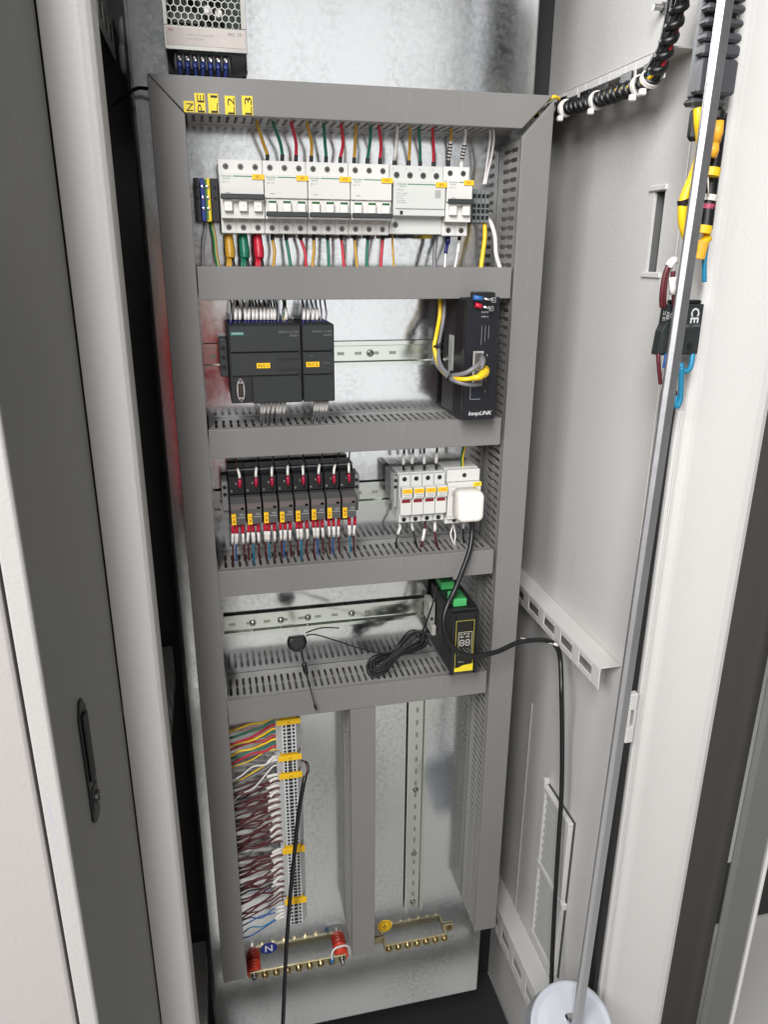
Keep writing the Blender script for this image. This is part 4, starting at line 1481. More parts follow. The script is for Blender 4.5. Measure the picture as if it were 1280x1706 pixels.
SL, RD, NV, BK = sleeve_w, ferr_red, navy, rubber
CN = {'yellow': 'ochre', 'green': 'green', 'red': 'red', 'white': 'white', 'grey': 'grey', 'maroon': 'maroon', 'black': 'black', 'blue': 'blue', 'cyan': 'light blue'}
ORD = ['first', 'second', 'third', 'fourth', 'fifth', 'sixth', 'seventh', 'eighth', 'ninth', 'tenth', 'eleventh', 'twelfth', 'thirteenth', 'fourteenth', 'fifteenth', 'sixteenth']
# top row, going up into the top duct
up = [('yellow', 430, 207, 445, 266), ('green', 457, 207, 470, 266), ('red', 487, 207, 493, 267), ('yellow', 513, 208, 518.5, 268), ('green', 540, 208, 543, 269),
      ('red', 569, 208, 567, 270), ('yellow', 593, 210, 590, 271), ('green', 618, 210, 612, 272), ('red', 632, 212, 633, 272)]
own = ['1QF', '1QF', '1QF', '2QF', '2QF', '2QF', '3QF', '3QF', '3QF']
for i, (c, u0, v0, u1, v1) in enumerate(up):
    j = random.uniform(-2, 2)
    wire(P3([(u0-3, v0-10, -.05), (u0, v0+4, -.047), ((u0+u1)/2+j+2, (v0+v1)/2, -.038), (u1+.5, v1-8, -.034), (u1, v1+4, -.034)]), c,
         f'{CN[c]} wire rising from breaker {own[i]} into the top duct', .0021, 'wires above the breakers', marks=((-.0085, 0, BK, .0026, 'ferrule'),))
for (c, u0, v0, u1, v1, lb, mk) in (('yellow', 682, 210, 681, 275, 'ochre wire rising from the wide surge protector into the top duct', 0),
                                  ('green', 697, 211, 700, 276, 'green wire rising from the wide surge protector into the top duct', 0),
                                  ('red', 720, 213, 722, 277, 'red wire rising from the wide surge protector into the top duct', 0),
                                  ('white', 661, 210, 657, 275, 'white wire with marker rising from the left pole of the surge protector', 1),
                                  ('yellow', 751, 215, 747, 275, 'ochre wire with printed marker above breaker QF2', 2),
                                  ('white', 775, 217, 769, 277, 'white wire with printed marker above breaker QF2', 2)):
    mk_ = [(-.008, 0, BK if mk < 2 or c == 'yellow' else SL, .0026, 'ferrule')]
    if mk:
        mk_.append((-.032, -.009, SL, .0026, 'marker_sleeve'))
        for q in range(5):
            if mk == 2:
                mk_.append((-.029+q*.004, -.027+q*.004, ink, .00275, 'marker_print'))
    wire(P3([(u0, v0-8, -.05), (u0+1, v0+4, -.046), ((u0+u1)/2+1.5, (v0+v1)/2, -.038), (u1+.5, v1-8, -.034), (u1, v1+4, -.034)]), c, lb, .002, 'wires above the breakers', marks=mk_)
for k in (0, 1):
    wire(P3([(816+k*6, 212, -.05), (817+k*6, 232, -.045), (813+k*6, 262, -.036), (809+k*3, 292, -.03), (806+k*3, 308, -.03)]), 'white',
         ['left', 'right'][k]+' one of two white wires curving down to the grey terminals beside the right duct', .0017, 'white wires at the grey terminals')
# below the breakers
for (c, m, u0, u1, lb) in (('yellow', W['yellow'], 382, 384, 'thick ochre sleeved cable under the leftmost breaker'), ('green', W['green'], 406, 409, 'thick green sleeved cable under the leftmost breaker'),
                           ('red', W['red'], 430, 434, 'thick red sleeved cable under the leftmost breaker')):
    t = thing('power_cable', at(u1, 446, -.04), lb, 'cable', 'thick incoming cables')
    build('heat_shrink', MB().tube(spline(P3([(u0-1, 391, -.036), (u0-.5, 398, -.037), (u0+1, 412, -.040), (u0+2, 424, -.042), (u0+2, 431, -.043)]), 4), [.0054]*4+[.0058]*4+[.0064]*5+[.0060]*3+[.005], 14), m, t)
    for k in range(3):
        build('strand', MB().tube(P3([(u0-1+k*3, 429, -.043), (u0-2+k*4.5, 440, -.047), (u0-2+k*4.5, 452, -.05)]), .0024, 8), m if k < 2 else BK, t)
low = [('yellow', 454, 456), ('green', 477, 484), ('red', 501, 510), ('yellow', 523, 521), ('green', 546, 548), ('red', 569, 573), ('yellow', 591, 595), ('green', 613, 611), ('red', 638, 635)]
for i, (c, u0, u1) in enumerate(low):
    wire(P3([(u0, 389, -.036), (u0, 398, -.036), ((u0+u1)/2+random.uniform(-1, 3), 420, -.04), (u1, 441, -.046), (u1+2, 456, -.05)]), c,
         f'{CN[c]} wire dropping from breaker {own[i]} into the crossbar duct', .0021, 'wires below the breakers', marks=((0, .0085, BK, .0026, 'ferrule'),))
    t = build('foot_clip', MB().box(at(u0-8, 0, -.03).x, at(u0-8, 0, -.03).x+.0085, -.034, -.022, 1.6685, 1.6722, .0006), mat('clip_brown', (112, 96, 84), .5), None,
              'small brown rail clip under breaker %s next to its %s wire' % (own[i], CN[c]), 'clip', 'brown rail clips')
wire(P3([(654, 388, -.036), (654, 402, -.036), (655, 420, -.04), (657, 452, -.05)]), 'yellow', 'thin ochre wire under the left end of the surge protector', .0015)
wire(P3([(727, 392, -.034), (726, 405, -.034), (724, 425, -.04), (724, 452, -.05)]), 'grey', 'dark grey cable under the right end of the surge protector', .0030)
wire(P3([(746, 392, -.036), (746, 404, -.037), (743, 420, -.042), (741, 452, -.05)]), 'white', 'white wire with navy sleeve under breaker QF2', .0018, marks=((.002, .011, NV, .0037, 'lug_sleeve'), (.011, .026, NV, .0026, 'sleeve_tail')))
wire(P3([(766, 393, -.036), (765, 404, -.037), (763, 420, -.042), (757, 452, -.05)]), 'white', 'white wire with grey marker under breaker QF2', .0018, marks=((.0, .006, BK, .0024, 'ferrule'), (.009, .025, SL, .0023, 'marker_sleeve')))
wire(P3([(801, 362, -.03), (807, 372, -.034), (808, 395, -.04), (805, 420, -.044), (801, 452, -.05)]), 'bright', 'thick yellow wire below the grey terminals beside the right duct', .0031)
wire(P3([(809, 362, -.03), (818, 372, -.034), (825, 395, -.04), (827, 425, -.044), (836, 454, -.05)]), 'white', 'thick white wire below the grey terminals beside the right duct', .0031)
wire(P3([(338, 362, -.032), (343, 380, -.034), (339, 405, -.04), (338, 452, -.05)]), 'grey', 'pale grey wire under the blue terminal block', .0017)
wire(P3([(350, 360, -.032), (353, 375, -.034), (358, 400, -.04), (360, 425, -.044), (366, 454, -.05)]), yg_green, 'yellow and green earth wire under the earth terminal block', .0026, stripe=(W['yellow'], (1.0,)))
# controller top and bottom
tops = [384, 392, 399, 408, 414, 421, 427, 434, 440, 446, 452, 457, 463, 470, 476]
for i, u in enumerate(tops):
    c = 'grey' if i in (0, 12, 13) else 'black'
    j = random.uniform(-3, 3)
    wire(P3([(u+j-4, 492, -.042), (u+j, 505, -.046), (u+1, 520, -.06), (u+1, 532, -.064), (u, 545, -.064)]), c,
         'black wire with white marker above the large controller' if c == 'black' else f'grey wire at the {"left" if i == 0 else "right"} of the bundle above the large controller', .0012, 'wires above the controller',
         marks=((-.0085, 0, NV, .0021, 'ferrule'),)+(((-.0275, -.009, SL, .0022, 'marker_sleeve'),) if i not in (0, 12, 13) else ()), k=4)
for i, (u, c) in enumerate(((505, 'maroon'), (512, 'cyan'), (520, 'cyan'), (527, 'grey'), (534, 'grey'), (542, 'grey'))):
    wire(P3([(u-3+random.uniform(-2, 2), 492, -.042), (u, 508, -.05), (u+2, 522, -.06), (u+1, 534, -.064), (u+1, 545, -.064)]), c,
         f'{CN[c]} wire with white marker above the expansion module', .0012, 'wires above the expansion module', marks=((-.0085, 0, NV, .0021, 'ferrule'),)+(((-.0265, -.009, SL, .0023, 'marker_sleeve'),) if i < 4 else ()), k=4)
wire(P3([(474, 492, -.042), (476, 508, -.05), (474, 525, -.06), (473, 545, -.064)]), yg_green, 'yellow and green earth wire at the right end of the controller top', .0013, stripe=(W['bright'], (1.2,)))
for i, u in enumerate((437, 443, 449, 457, 463, 469, 475)):
    wire(P3([(u, 664, -.066), (u-1, 678, -.066), (u-2+random.uniform(-2, 2), 692, -.062), (u-3, 706, -.052), (u-2, 720, -.045)]), 'grey',
         'grey wire with white marker hanging under the large controller', .0012, 'wires under the controller', marks=((.004, .021, SL, .0022, 'marker_sleeve'),), k=4)
for i, u in enumerate((526, 531, 536, 541, 546)):
    wire(P3([(u, 662, -.066), (u-1, 676, -.066), (u-4+random.uniform(-2, 2), 690, -.062), (u-6, 703, -.052), (u-6, 716, -.045)]), 'grey',
         'grey wire with white marker hanging under the expansion module', .0012, 'wires under the expansion module', marks=((.004, .020, SL, .0022, 'marker_sleeve'),), k=4)
# network leads
nl = thing('patch_cord', at(800, 610, -.12), 'grey patch cord bending into the upper port of the black switch', 'cable')
sp = spline(P3([(741, 492, -.05), (739, 530, -.055), (731, 575, -.07), (733, 605, -.09), (748, 624, -.115), (772, 623, -.14), (792, 612, -.145), (803, 602, -.13), (802, 596, -.114)]), 7)
build('cord', MB().tube(sp, .0031, 10), W['grey'], nl)
build('boot', MB().tube(P3([(802, 612, -.142), (804, 602, -.13), (803, 595, -.115)]), [.0034, .0046, .005], 10), W['grey'], nl)
nl = thing('patch_cord', at(800, 625, -.12), 'yellow patch cord with yellow boot in the lower port of the switch', 'cable')
sp = spline(P3([(733, 492, -.05), (733, 525, -.055), (727, 560, -.07), (724, 580, -.075), (732, 608, -.085), (748, 628, -.115), (768, 632, -.14), (790, 630, -.146), (804, 624, -.13)]), 7)
build('cord', MB().tube(sp, .0029, 10), W['bright'], nl)
build('boot', MB().tube(P3([(783, 631, -.145), (797, 629, -.148), (807, 622, -.138), (808, 617, -.122), (804, 622, -.113)]), [.003, .0042, .0062, .0068, .006], 12), W['bright'], nl)
nl = thing('patch_cord', at(800, 640, -.12), 'lowest grey patch cord looping left of the switch', 'cable')
sp = spline(P3([(738, 492, -.045), (737, 530, -.05), (727, 570, -.065), (725, 600, -.075), (740, 622, -.10), (755, 633, -.13), (775, 640, -.14), (795, 641, -.13), (800, 637, -.113)]), 7)
build('cord', MB().tube(sp, .003, 10), W['grey'], nl)
for (u, v, y, lb) in ((729, 575, -.072, 'upper black cable tie round the patch cords left of the switch'), (749, 626, -.118, 'lower black cable tie round the patch cords beside the switch')):
    a, b = at(u-5, v-3, y), at(u+7, v+4, y-.004)
    t = thing('cable_tie', a, lb, 'cable tie', 'black ties on the patch cords')
    c = (a+b)/2
    d = Vector((.35, -.25, -.9)) if v < 600 else Vector((.8, -.5, -.35))
    build('strap', MB().lathe(c, d, [(-.0016, .0078), (.0016, .0078)], 14), BK, t)
    build('tie_head', MB().box(c.x+.006, c.x+.0105, c.y-.007, c.y-.003, c.z-.0025, c.z+.0025, .0006), BK, t)
# relay wires
rt = [((399.7, 806), (392, 757)), ((427, 804), (431, 755)), ((453.5, 803), (456, 754)), ((480, 801), (482, 753)), ((505.6, 800.5), (506, 752)), ((531.5, 798.5), (538, 750)), ((557, 798.5), (566, 749)), ((582, 796), (583, 748))]
for i, ((u, v), (u0, v0)) in enumerate(rt):
    wire(P3([(u0+1, v0-8, -.045), (u0, v0+4, -.048), ((u*.6+u0*.4)-1, (v0+v)/2-2, -.052), (u-.5, v-14, -.056), (u, v+2, -.057), (u+.5, v+12, -.0535)]), 'maroon' if i == 0 else 'black',
         f'dark wire with crimson sleeve entering the {rl_names[i]} relay from above', .0011, 'wires above the relays', marks=((-.0185, -.0065, ferr_pink, .0025, 'ferrule'), (-.0065, -.0015, steel, .0013, 'crimp_pin'), (-.034, -.0200, SL, .0019, 'marker_sleeve')))
BW = []
for i in range(8):
    u0 = 383+26.7*i
    vb = 876-1.9*i
    kinds = [('maroon', 5), ('blue' if i in (0, 3, 5, 6) else 'cyan', 12), ('maroon', 21)]
    for k, (c, du) in enumerate(kinds):
        if i == 7 and k == 0: continue
        u = u0+du+random.uniform(-1, 1)
        l = random.uniform(-2, 2)
        wire(P3([(u, vb-3, -.058), (u, vb+8, -.058), (u+random.uniform(-2, 2), vb+24, -.057), (u+l, vb+40, -.052), (u+l+1, vb+60, -.043), (u+l+2, vb+74, -.034)]), c,
             f'{CN[c]} wire with red ferrule {["left", "middle", "right"][k]} under the {rl_names[i]} relay', .0013, 'wires under the relays',
             marks=((0, .0135, ferr_red, .0026, 'ferrule'), (.0138, .031, SL, .0021 if k != 1 else .0027, 'marker_sleeve')), k=4)
# fuse holder wires
for i, (u0, v0, u, v) in enumerate(((674, 742, 672.5, 778), (689, 741, 687, 777), (707, 740, 707, 777), (729, 739, 727, 776))):
    wire(P3([(u0+1, v0-6, -.045), (u0, v0+4, -.046), (u, v-12, -.046), (u, v+5, -.044)]), 'black', f'black wire with white marker rising from the {fn[i]} fuse holder', .0017, 'wires above the fuse holders',
         marks=((-.009, 0, BK, .0021, 'ferrule'), (-.026, -.0095, SL, .0026, 'marker_sleeve')))
for i, (pts, m) in enumerate((([(665, 868, -.04), (667, 878, -.04), (663, 890, -.042), (660, 906, -.046), (662, 920, -.036)], ((.004, .022, SL, .0023, 'marker_sleeve'),)),
                             ([(686, 866, -.04), (687, 878, -.04), (690, 890, -.043), (693, 904, -.046), (697, 920, -.036)], ((.002, .018, SL, .0020, 'marker_sleeve'),)),
                             ([(709, 867, -.04), (708, 880, -.042), (706, 892, -.045), (703, 906, -.048), (700, 916, -.04)], ((.013, .032, SL, .0024, 'marker_sleeve'),)),
                             ([(725, 868, -.04), (725, 880, -.042), (725, 892, -.045), (727, 904, -.046), (732, 916, -.04)], ((.0, .016, SL, .0025, 'marker_sleeve'),)))):
    c = ['black', 'black', 'maroon', 'maroon'][i]
    wire(P3(pts), c, f'{c} wire with white marker under the {fn[i]} fuse holder', .0016 if i < 2 else .0019, 'wires under the fuse holders', marks=m)
wire(P3([(775, 740, -.045), (772, 752, -.043), (770, 766, -.042), (771, 784, -.04)]), yg_green, 'yellow and green earth wire above the white mains socket', .0027, stripe=(W['bright'], (1.2,)))
wire(P3([(754, 868, -.04), (754, 878, -.041), (751, 890, -.044), (755, 903, -.046), (761, 912, -.042)]), 'white', 'left strand of the white wire pair under the mains socket', .0013)
wire(P3([(755, 868, -.04), (757, 880, -.041), (759, 892, -.045), (758, 904, -.047), (762, 914, -.042)]), 'white', 'right strand of the white wire pair under the mains socket', .0013)
wire(P3([(773, 868, -.04), (772, 880, -.04), (772, 890, -.042), (773, 903, -.044), (778, 912, -.04)]), 'black', 'black wire with white marker under the mains socket', .0015, marks=((.0, .012, SL, .0021, 'marker_sleeve'),))
# terminal strip wires
xs0 = -.018
xt = TX-TW/2+.002
pal = ['green', 'red', 'bright', 'green', 'red', 'bright', 'green', 'red']


def side_wire(z1, z0, c, lb, r, grp, mark=None, amp=.003, y1=-.03):
    y0 = -.045+random.uniform(-.012, .012)
    n = 3
    pts = [(xs0, y0, z0)]
    for k in range(n):
        f = (k+1)/(n+1)
        pts.append((xs0+(xt-xs0)*f, y0+(y1-y0)*f+random.uniform(-.005, .005), z0+(z1-z0)*f+random.uniform(-amp, amp)))
    pts += [(xt-.008, y1, z1), (xt+.003, y1, z1)]
    mk = ((-.022+random.uniform(-.004, .003), -.003, SL, r+.0011, 'marker_sleeve'),) if mark else ()
    wire(pts, c, lb, r, grp, marks=mk, k=5, n=6)


z_ = TERM_Z[0]
for i, c in enumerate(pal):
    w_ = [0, 0, 1, 1, 1, 2, 2, 2][i] if c != 'bright' else [0, 0, 0, 0, 0, 1][i]
    same = [j for j in range(8) if pal[j] == c]
    side_wire(z_[i], z_[i]-.010-random.uniform(0, .01), c, f'{ {"bright": "yellow"}.get(c, c)} wire, {["top", "middle", "lowest"][same.index(i)] if len(same) == 3 else ["upper", "lower"][same.index(i)]} of its colour at the top terminal strip', .0019, 'coloured wires at the top terminal strip', amp=.002)
side_wire(z_[0]+.006, z_[0]-.006, 'bright', 'highest yellow wire, bending up under the crossbar beside the top terminal strip', .0017, 'coloured wires at the top terminal strip')
side_wire(z_[7]-.006, z_[7]-.018, 'bright', 'thin yellow wire passing between the two upper terminal strips', .0011, 'coloured wires at the top terminal strip')
z_ = TERM_Z[1]
side_wire(z_[0], z_[0]-.016, 'white', 'white wire with printed marker at the shortest terminal strip', .0015, 'wires at the shortest terminal strip', True)
side_wire(z_[1], z_[1]-.036, 'bright', 'yellow wire sagging to the left from the shortest terminal strip', .0014, 'wires at the shortest terminal strip', True)
side_wire(z_[2], z_[2]-.028, 'grey', 'grey wire at the shortest terminal strip', .0015, 'wires at the shortest terminal strip')
side_wire(z_[3], z_[3]-.050, 'white', 'lowest white wire sagging from the shortest terminal strip', .0014, 'wires at the shortest terminal strip')
for si, nm_ in ((2, 'longest'), (3, 'fourth')):
    z_ = TERM_Z[si]
    for i, zc in enumerate(z_):
        for q in range(2 if i % 2 else 1):
            side_wire(zc+random.uniform(-.001, .001)-q*.002, zc-.008+random.uniform(-.012, .006), 'maroon' if random.random() < .9 else 'black', f'dark maroon wire with white marker at the {nm_} terminal strip', .0015, f'maroon wires at the {nm_} terminal strip', q == 0, .0027, -.03-.006*q)
z_ = TERM_Z[4]
for i, c in enumerate(('maroon', 'maroon', 'blue', 'blue', 'cyan', 'blue')):
    side_wire(z_[i]+(.006 if i < 2 else 0), z_[i]-.010-.002*i, c, f'{CN[c]} wire at the lowest terminal strip', .0012, f'{CN[c]} wires at the lowest terminal strip', i > 1)
bc = thing('black_cable', at(480, 1500, -.07), 'long black cable hanging across the terminal strips out of the picture', 'cable')
build('sheath', MB().tube(spline(P3([(509, 1292, -.058), (505, 1310, -.066), (497, 1360, -.078), (492, 1410, -.085), (484, 1490, -.095), (478, 1570, -.11), (474, 1650, -.125), (470, 1740, -.14)]), 7), .0036, 10), W['black'], bc)
for k, c in enumerate(('maroon', 'black')):
    build('core', MB().tube(spline(P3([(502+k, 1266+k, -.032), (509+k*3, 1270, -.045), (512+k*3, 1282, -.055), (509+k, 1293, -.058)]), 5), .0012, 6), W[c], bc)
# neutral jumper on the insulators
wire([(NBX, -.0315, NBZ+.001), (NBX, -.036, NBZ+.012), (NBX, -.032, NBZ+.022), (NBX+.008, -.027, NBZ+.028), (NBX+.026, -.025, NBZ+.028), (NBX+.035, -.022, NBZ+.016), (NBX+.036, -.014, NBZ-.01)], 'white',
     'white jumper wire with blue lug looped over the right red insulator', .0018, marks=((0, .014, mat('lug_blue', (52, 104, 168), .4), .0038, 'lug_sleeve'),))

# ------------------------------------------------------------------ right wall: harness, clips, ties
XH = .506
hp = [atx(u, v, x) for u, v, x in ((916, 185, .512), (940, 181, .508), (965, 176, XH), (1000, 166, XH), (1035, 154, XH), (1068, 142, XH), (1088, 128, XH), (1102, 102, XH), (1113, 72, XH), (1124, 40, XH), (1138, -5, XH), (1155, -50, XH))]
sp = spline(hp, 9)
har = thing('cable_harness', sp[0], 'black spiral wrapped wire harness running along the top bracket and upwards', 'cable harness')
cols = [W['black'], W['red'], W['cyan'], W['bright'], W['black'], W['black']]
for k, m in enumerate(cols):
    ph = k*PI/3
    q = []
    for i, p in enumerate(sp):
        tdir = (sp[min(i+1, len(sp)-1)]-sp[max(i-1, 0)]).normalized()
        a = tdir.orthogonal().normalized()
        b = tdir.cross(a)
        q.append(p+a*.0042*math.cos(ph+i*.05)+b*.0042*math.sin(ph+i*.05))
    build('core', MB().tube(q, .0026, 6), m, har)
L = [0.]
for a, b in zip(sp, sp[1:]):
    L.append(L[-1]+(b-a).length)
q, s_ = [], 0.
while s_ < L[-1]:
    i = max(j for j in range(len(L)-1) if L[j] <= s_)
    p = sp[i].lerp(sp[i+1], (s_-L[i])/(L[i+1]-L[i]))
    tdir = (sp[i+1]-sp[i]).normalized()
    a = Vector((0, 0, 1)).cross(tdir).normalized()
    b = tdir.cross(a)
    ang = s_/.0145*2*PI
    q.append(p+(a*math.cos(ang)+b*math.sin(ang))*.0056)
    s_ += .0012
build('spiral_wrap', MB().tube(q, .0047, 6), W['black'], har)
thin = [atx(u, v, .503) for u, v in ((1082, 118), (1092, 100), (1104, 78), (1113, 40), (1118, 10), (1124, -30))]
wire(thin, 'black', 'thin black cable beside the harness at the upper right', .0048)
for i, (u, v) in enumerate(((937, 168), (976, 157), (1007, 145), (1045, 128), (1085, 111))):
    c = atx(u, v, .5105)
    t = build('cable_clip', MB().box(.5085, .5118, c.y-.0135, c.y+.0135, c.z-.016, c.z+.004, .001), black_pl, None, f'black plastic edge clip behind the harness, {ORD[i]} from the plate', 'clip', 'black clips on the top bracket')
for i, (u, v) in enumerate(((943, 181), (995, 168), (1066, 143), (1083, 133))):
    c = atx(u, v, XH)
    t = thing('cable_tie', c, f'white cable tie round the black harness, {ORD[i]} from the plate', 'cable tie', 'white ties on the harness')
    d = Vector((0, -1, .05)) if i < 3 else Vector((0, -.8, .6))
    build('strap', MB().lathe(c, d, [(-.0024, .0114), (.0024, .0114)], 20), sleeve_w, t)
    build('tie_head', MB().box(c.x-.011, c.x-.004, c.y-.0035, c.y+.0035, c.z-.0165, c.z-.0095, .001), sleeve_w, t)

wire(P3([(913, 168, -.06), (918, 164, -.075), (924, 162, -.078), (932, 165, -.07)]), 'bright', 'short yellow wire peeking out at the top right corner of the duct frame', .0022)
wire(P3([(884, 200, -.058), (889, 192, -.062), (897, 186, -.058)]), 'bright', 'yellow wire seen through the open mitre of the right duct', .0018)

# ------------------------------------------------------------------ steel rod, devices behind it
ra, rb = at(1207, 0, -.35), at(965, 1706, -.35)
dirv = (rb-ra).normalized()
ra2, rb2 = ra-dirv*.25, rb+dirv*.15
t = thing('steel_rod', rb2, 'long bare steel bar standing nearly upright before the right cabinet wall', 'rod')
rm = MB()
l0, l1 = at(1198, 0, -.35), at(954, 1706, -.35)
dv = (l1-l0).normalized()
l0, l1 = l0-dv*.25, l1+dv*.15
sec = [Vector((0, 0, 0))]
sec.append(sec[0]+Vector((.76, -.65, 0))*.0058)
sec.append(sec[1]+Vector((.95, .30, 0))*.0130)
sec.append(sec[2]+Vector((-.45, .89, 0))*.006)
sec.append(sec[0]+Vector((.2, .98, 0))*.005)
vs = [l0+q for q in sec]+[l1+q for q in sec]
rm.add(vs, [(0, 1, 2, 3, 4), (9, 8, 7, 6, 5)]+[(i, i+5, (i+1) % 5+5, (i+1) % 5) for i in range(5)])
build('bar', rm, rodm, t, bevel=.0008)
c = at(957, 1698, -.335)
build('guide_clamp', MB().box(c.x-.012, c.x+.016, c.y-.002, c.y+.012, c.z-.02, c.z+.004, .003), chrome, t)

# ribbed black housing at the top
YB = -0.317
a = at(1158, 120, YB).x
b = at(1232, 60, YB).x
t = thing('black_housing', ((a+b)/2, YB, 1.75), 'black ribbed plastic housing behind the steel bar at the upper right', 'device')


def hz(v):
    return at(1170, v, YB).z


build('body', MB().box(a+.003, b, YB+.004, YB+.016, hz(165), 2.05, .003), mat('housing_grey', (74, 75, 78), .38, 0, .06), t)
hm2 = mat('housing_grey', (74, 75, 78), .38, 0, .06)
for (v0, v1) in ((-60, -30), (-24, 2), (8, 22), (32, 46), (56, 72), (75, 97), (100, 160)):
    build('rib', MB().box(a-.001+.00006*v0*0, b-.002, YB-.010, YB+.0035, hz(v1), hz(v0), .0025), hm2, t)
build('lower_collar', MB().box(a-.003, b-.006, YB-.006, YB+.012, hz(178), hz(165.5), .003), hm2, t)
build('cable_gland', MB().box(at(1150, 230, YB).x, at(1166, 230, YB).x, YB-.004, YB+.010, hz(236), hz(180), .004), black_pl, t)
build('cable_gland', MB().box(at(1192, 190, YB).x, at(1208, 190, YB).x, YB-.004, YB+.010, hz(200), hz(178.5), .003), black_pl, t)
# yellow cable
yc = thing('yellow_cable', at(1140, 370, -0.325), 'bright yellow cable looping behind the steel bar with a black tie', 'cable')
build('loop', MB().tube(spline(P3([(1164, 182, -0.325), (1165, 205, -0.327), (1168, 250, -0.325), (1155, 295, -0.329), (1141, 330, -0.331), (1138, 362, -0.331), (1144, 392, -0.329), (1160, 415, -0.325), (1180, 395, -0.323)]), 7), .0052, 12), W['bright'], yc)
build('tie', MB().lathe(at(1139, 338, -0.331), Vector((-.35, 0, 1)), [(-.003, .0060), (.003, .0060)], 14), BK, yc)
for (v0, v1, u0, u1) in ((203, 238, 1196, 1190), (240, 262, 1188, 1184)):
    build('wrap', MB().tube(P3([(u0, v0, -0.330), ((u0+u1)/2+2, (v0+v1)/2, -0.331), (u1, v1, -0.330)]), .0062, 10), W['yellow'] if 0 else mat('tape_amber', (240, 176, 50), .45), yc)
for v, u in ((286, 1187), (382, 1173)):
    build('wrap', MB().lathe(at(u, v-6, -0.325), Vector((-.12, 0, -1)), [(0, .0092), (.008, .0092)], 16), W['bright'], yc)
build('wrap', MB().lathe(at(1170, 402, -0.325), Vector((-.12, 0, -1)), [(0, .0075), (.018, .007)], 14), mat('tape_amber', (240, 176, 50), .45), yc)
bl = thing('black_lead', at(1182, 330, -0.310), 'black sheathed lead bundle between the steel bar and the white post', 'cable')
build('sheath', MB().tube(spline(P3([(1200, 190, -0.310), (1193, 250, -0.310), (1186, 300, -0.312), (1181, 340, -0.313), (1176, 382, -0.315)]), 6), .0074, 12), W['black'], bl)
build('tie', MB().lathe(at(1182, 330, -0.313), Vector((-.12, 0, -1)), [(-.003, .0083), (.003, .0083)], 14), SL, bl)
build('tie_tail', MB().tube(P3([(1181, 328, -0.325), (1180, 295, -0.327)]), .0008, 5), SL, bl)
build('print_band', MB().lathe(at(1180, 344, -0.313), Vector((-.12, 0, -1)), [(-.002, .0077), (.003, .0077)], 14), mat('band_pink', (170, 70, 96), .5), bl)
wire(P3([(1180, 385, -0.313), (1177, 410, -0.315), (1174, 440, -0.317), (1174, 470, -0.317)]), 'cyan', 'short light blue wire between the steel bar and the white post', .0026)

# CE module
YM = -0.317
x0, x1 = at(1105, 550, YM).x, at(1168, 550, YM).x
z1, z0 = at(1130, 507, YM).z, at(1120, 592, YM).z
t = thing('contact_block', ((x0+x1)/2, YM, z0), 'black contact module printed CE behind the steel bar', 'module')
bm2 = mat('module_black', (42, 46, 46), .42, 0, .06)
bb = MB()
bb.prism([(x0-.003, z0), (x1, z0), (x1, z1), (x0+.003, z1), (x0+.002, z1-.022), (x0-.001, z1-.030)], 'y', YM, YM+.014)
build('body', bb, bm2, t, bevel=.001)
build('top_cap', MB().box(x0+.008, x1-.002, YM+.002, YM+.012, z1+.0002, z1+.004, .001), black_pl, t)
build('step', MB().box(x0, x1-.001, YM-.0015, YM-.0002, z0+.002, z0+.024, .0006), bm2, t)
text('print', 'CE', (at(1158, 526, YM).x, YM-.0004, at(1158, 526, YM).z), .0105, ink_w, t, rot=-PI/2, bold=.02)
for k, s_ in enumerate(('22 21', 'XB2', '4.2')):
    text('print', s_, (at(1107, 526, YM).x+k*.0045, YM-.0004, at(1107, 526, YM).z), .0034, ink_w, t, rot=-PI/2)
text('print', 'IEC 60947', (at(1155, 543, YM).x, YM-.0004, at(1155, 543, YM).z), .003, ink_g, t)
build('screw', MB().lathe((at(1148, 586, YM).x, YM-.0018, at(1148, 586, YM).z), (0, -1, 0), [(0, .0032), (.001, .0032), (.001, .001)], 14), dark_steel, t)
build('opening', MB().box(at(1144, 575, YM).x, at(1151, 575, YM).x, YM-.0022, YM-.0017, at(1148, 580, YM).z, at(1148, 572, YM).z), hole, t)
for k in range(2):
    wire(P3([(1103+k*4, 512, -0.323), (1103+k*4, 490, -0.325), (1109+k*3, 455, -0.325), (1119+k*2, 436, -0.325), (1127, 434, -0.325)]), 'maroon', f'{["outer", "inner"][k]} maroon wire arching up from the black contact module', .0026, 'maroon wires over the contact module', marks=((-.012, 0, SL, .004, 'marker_sleeve'),))
wire(P3([(1125, 520, -0.323), (1123, 490, -0.325), (1121, 468, -0.325), (1122, 452, -0.325)]), 'maroon', 'short maroon wire with printed sleeve above the contact module', .0026, marks=((-.024, -.006, SL, .0044, 'marker_sleeve'),))
wire(P3([(1097, 590, -0.317), (1098, 610, -0.319), (1101, 640, -0.319)]), 'maroon', 'short maroon wire hanging under the contact module', .0024)
wire(P3([(1112, 590, -0.319), (1110, 602, -0.321), (1108, 613, -0.321)]), 'blue', 'short blue wire stub hanging under the contact module', .003)
wire(P3([(1154, 590, -0.317), (1152, 608, -0.321), (1146, 618, -0.323), (1137, 616, -0.321), (1135, 606, -0.317)]), 'cyan', 'small blue wire loop under the right of the contact module', .003)
wire(P3([(1136, 612, -0.323), (1135, 640, -0.323), (1134, 665, -0.323), (1128, 678, -0.323), (1126, 660, -0.321)]), 'cyan', 'long blue wire loop hanging below the contact module', .003)

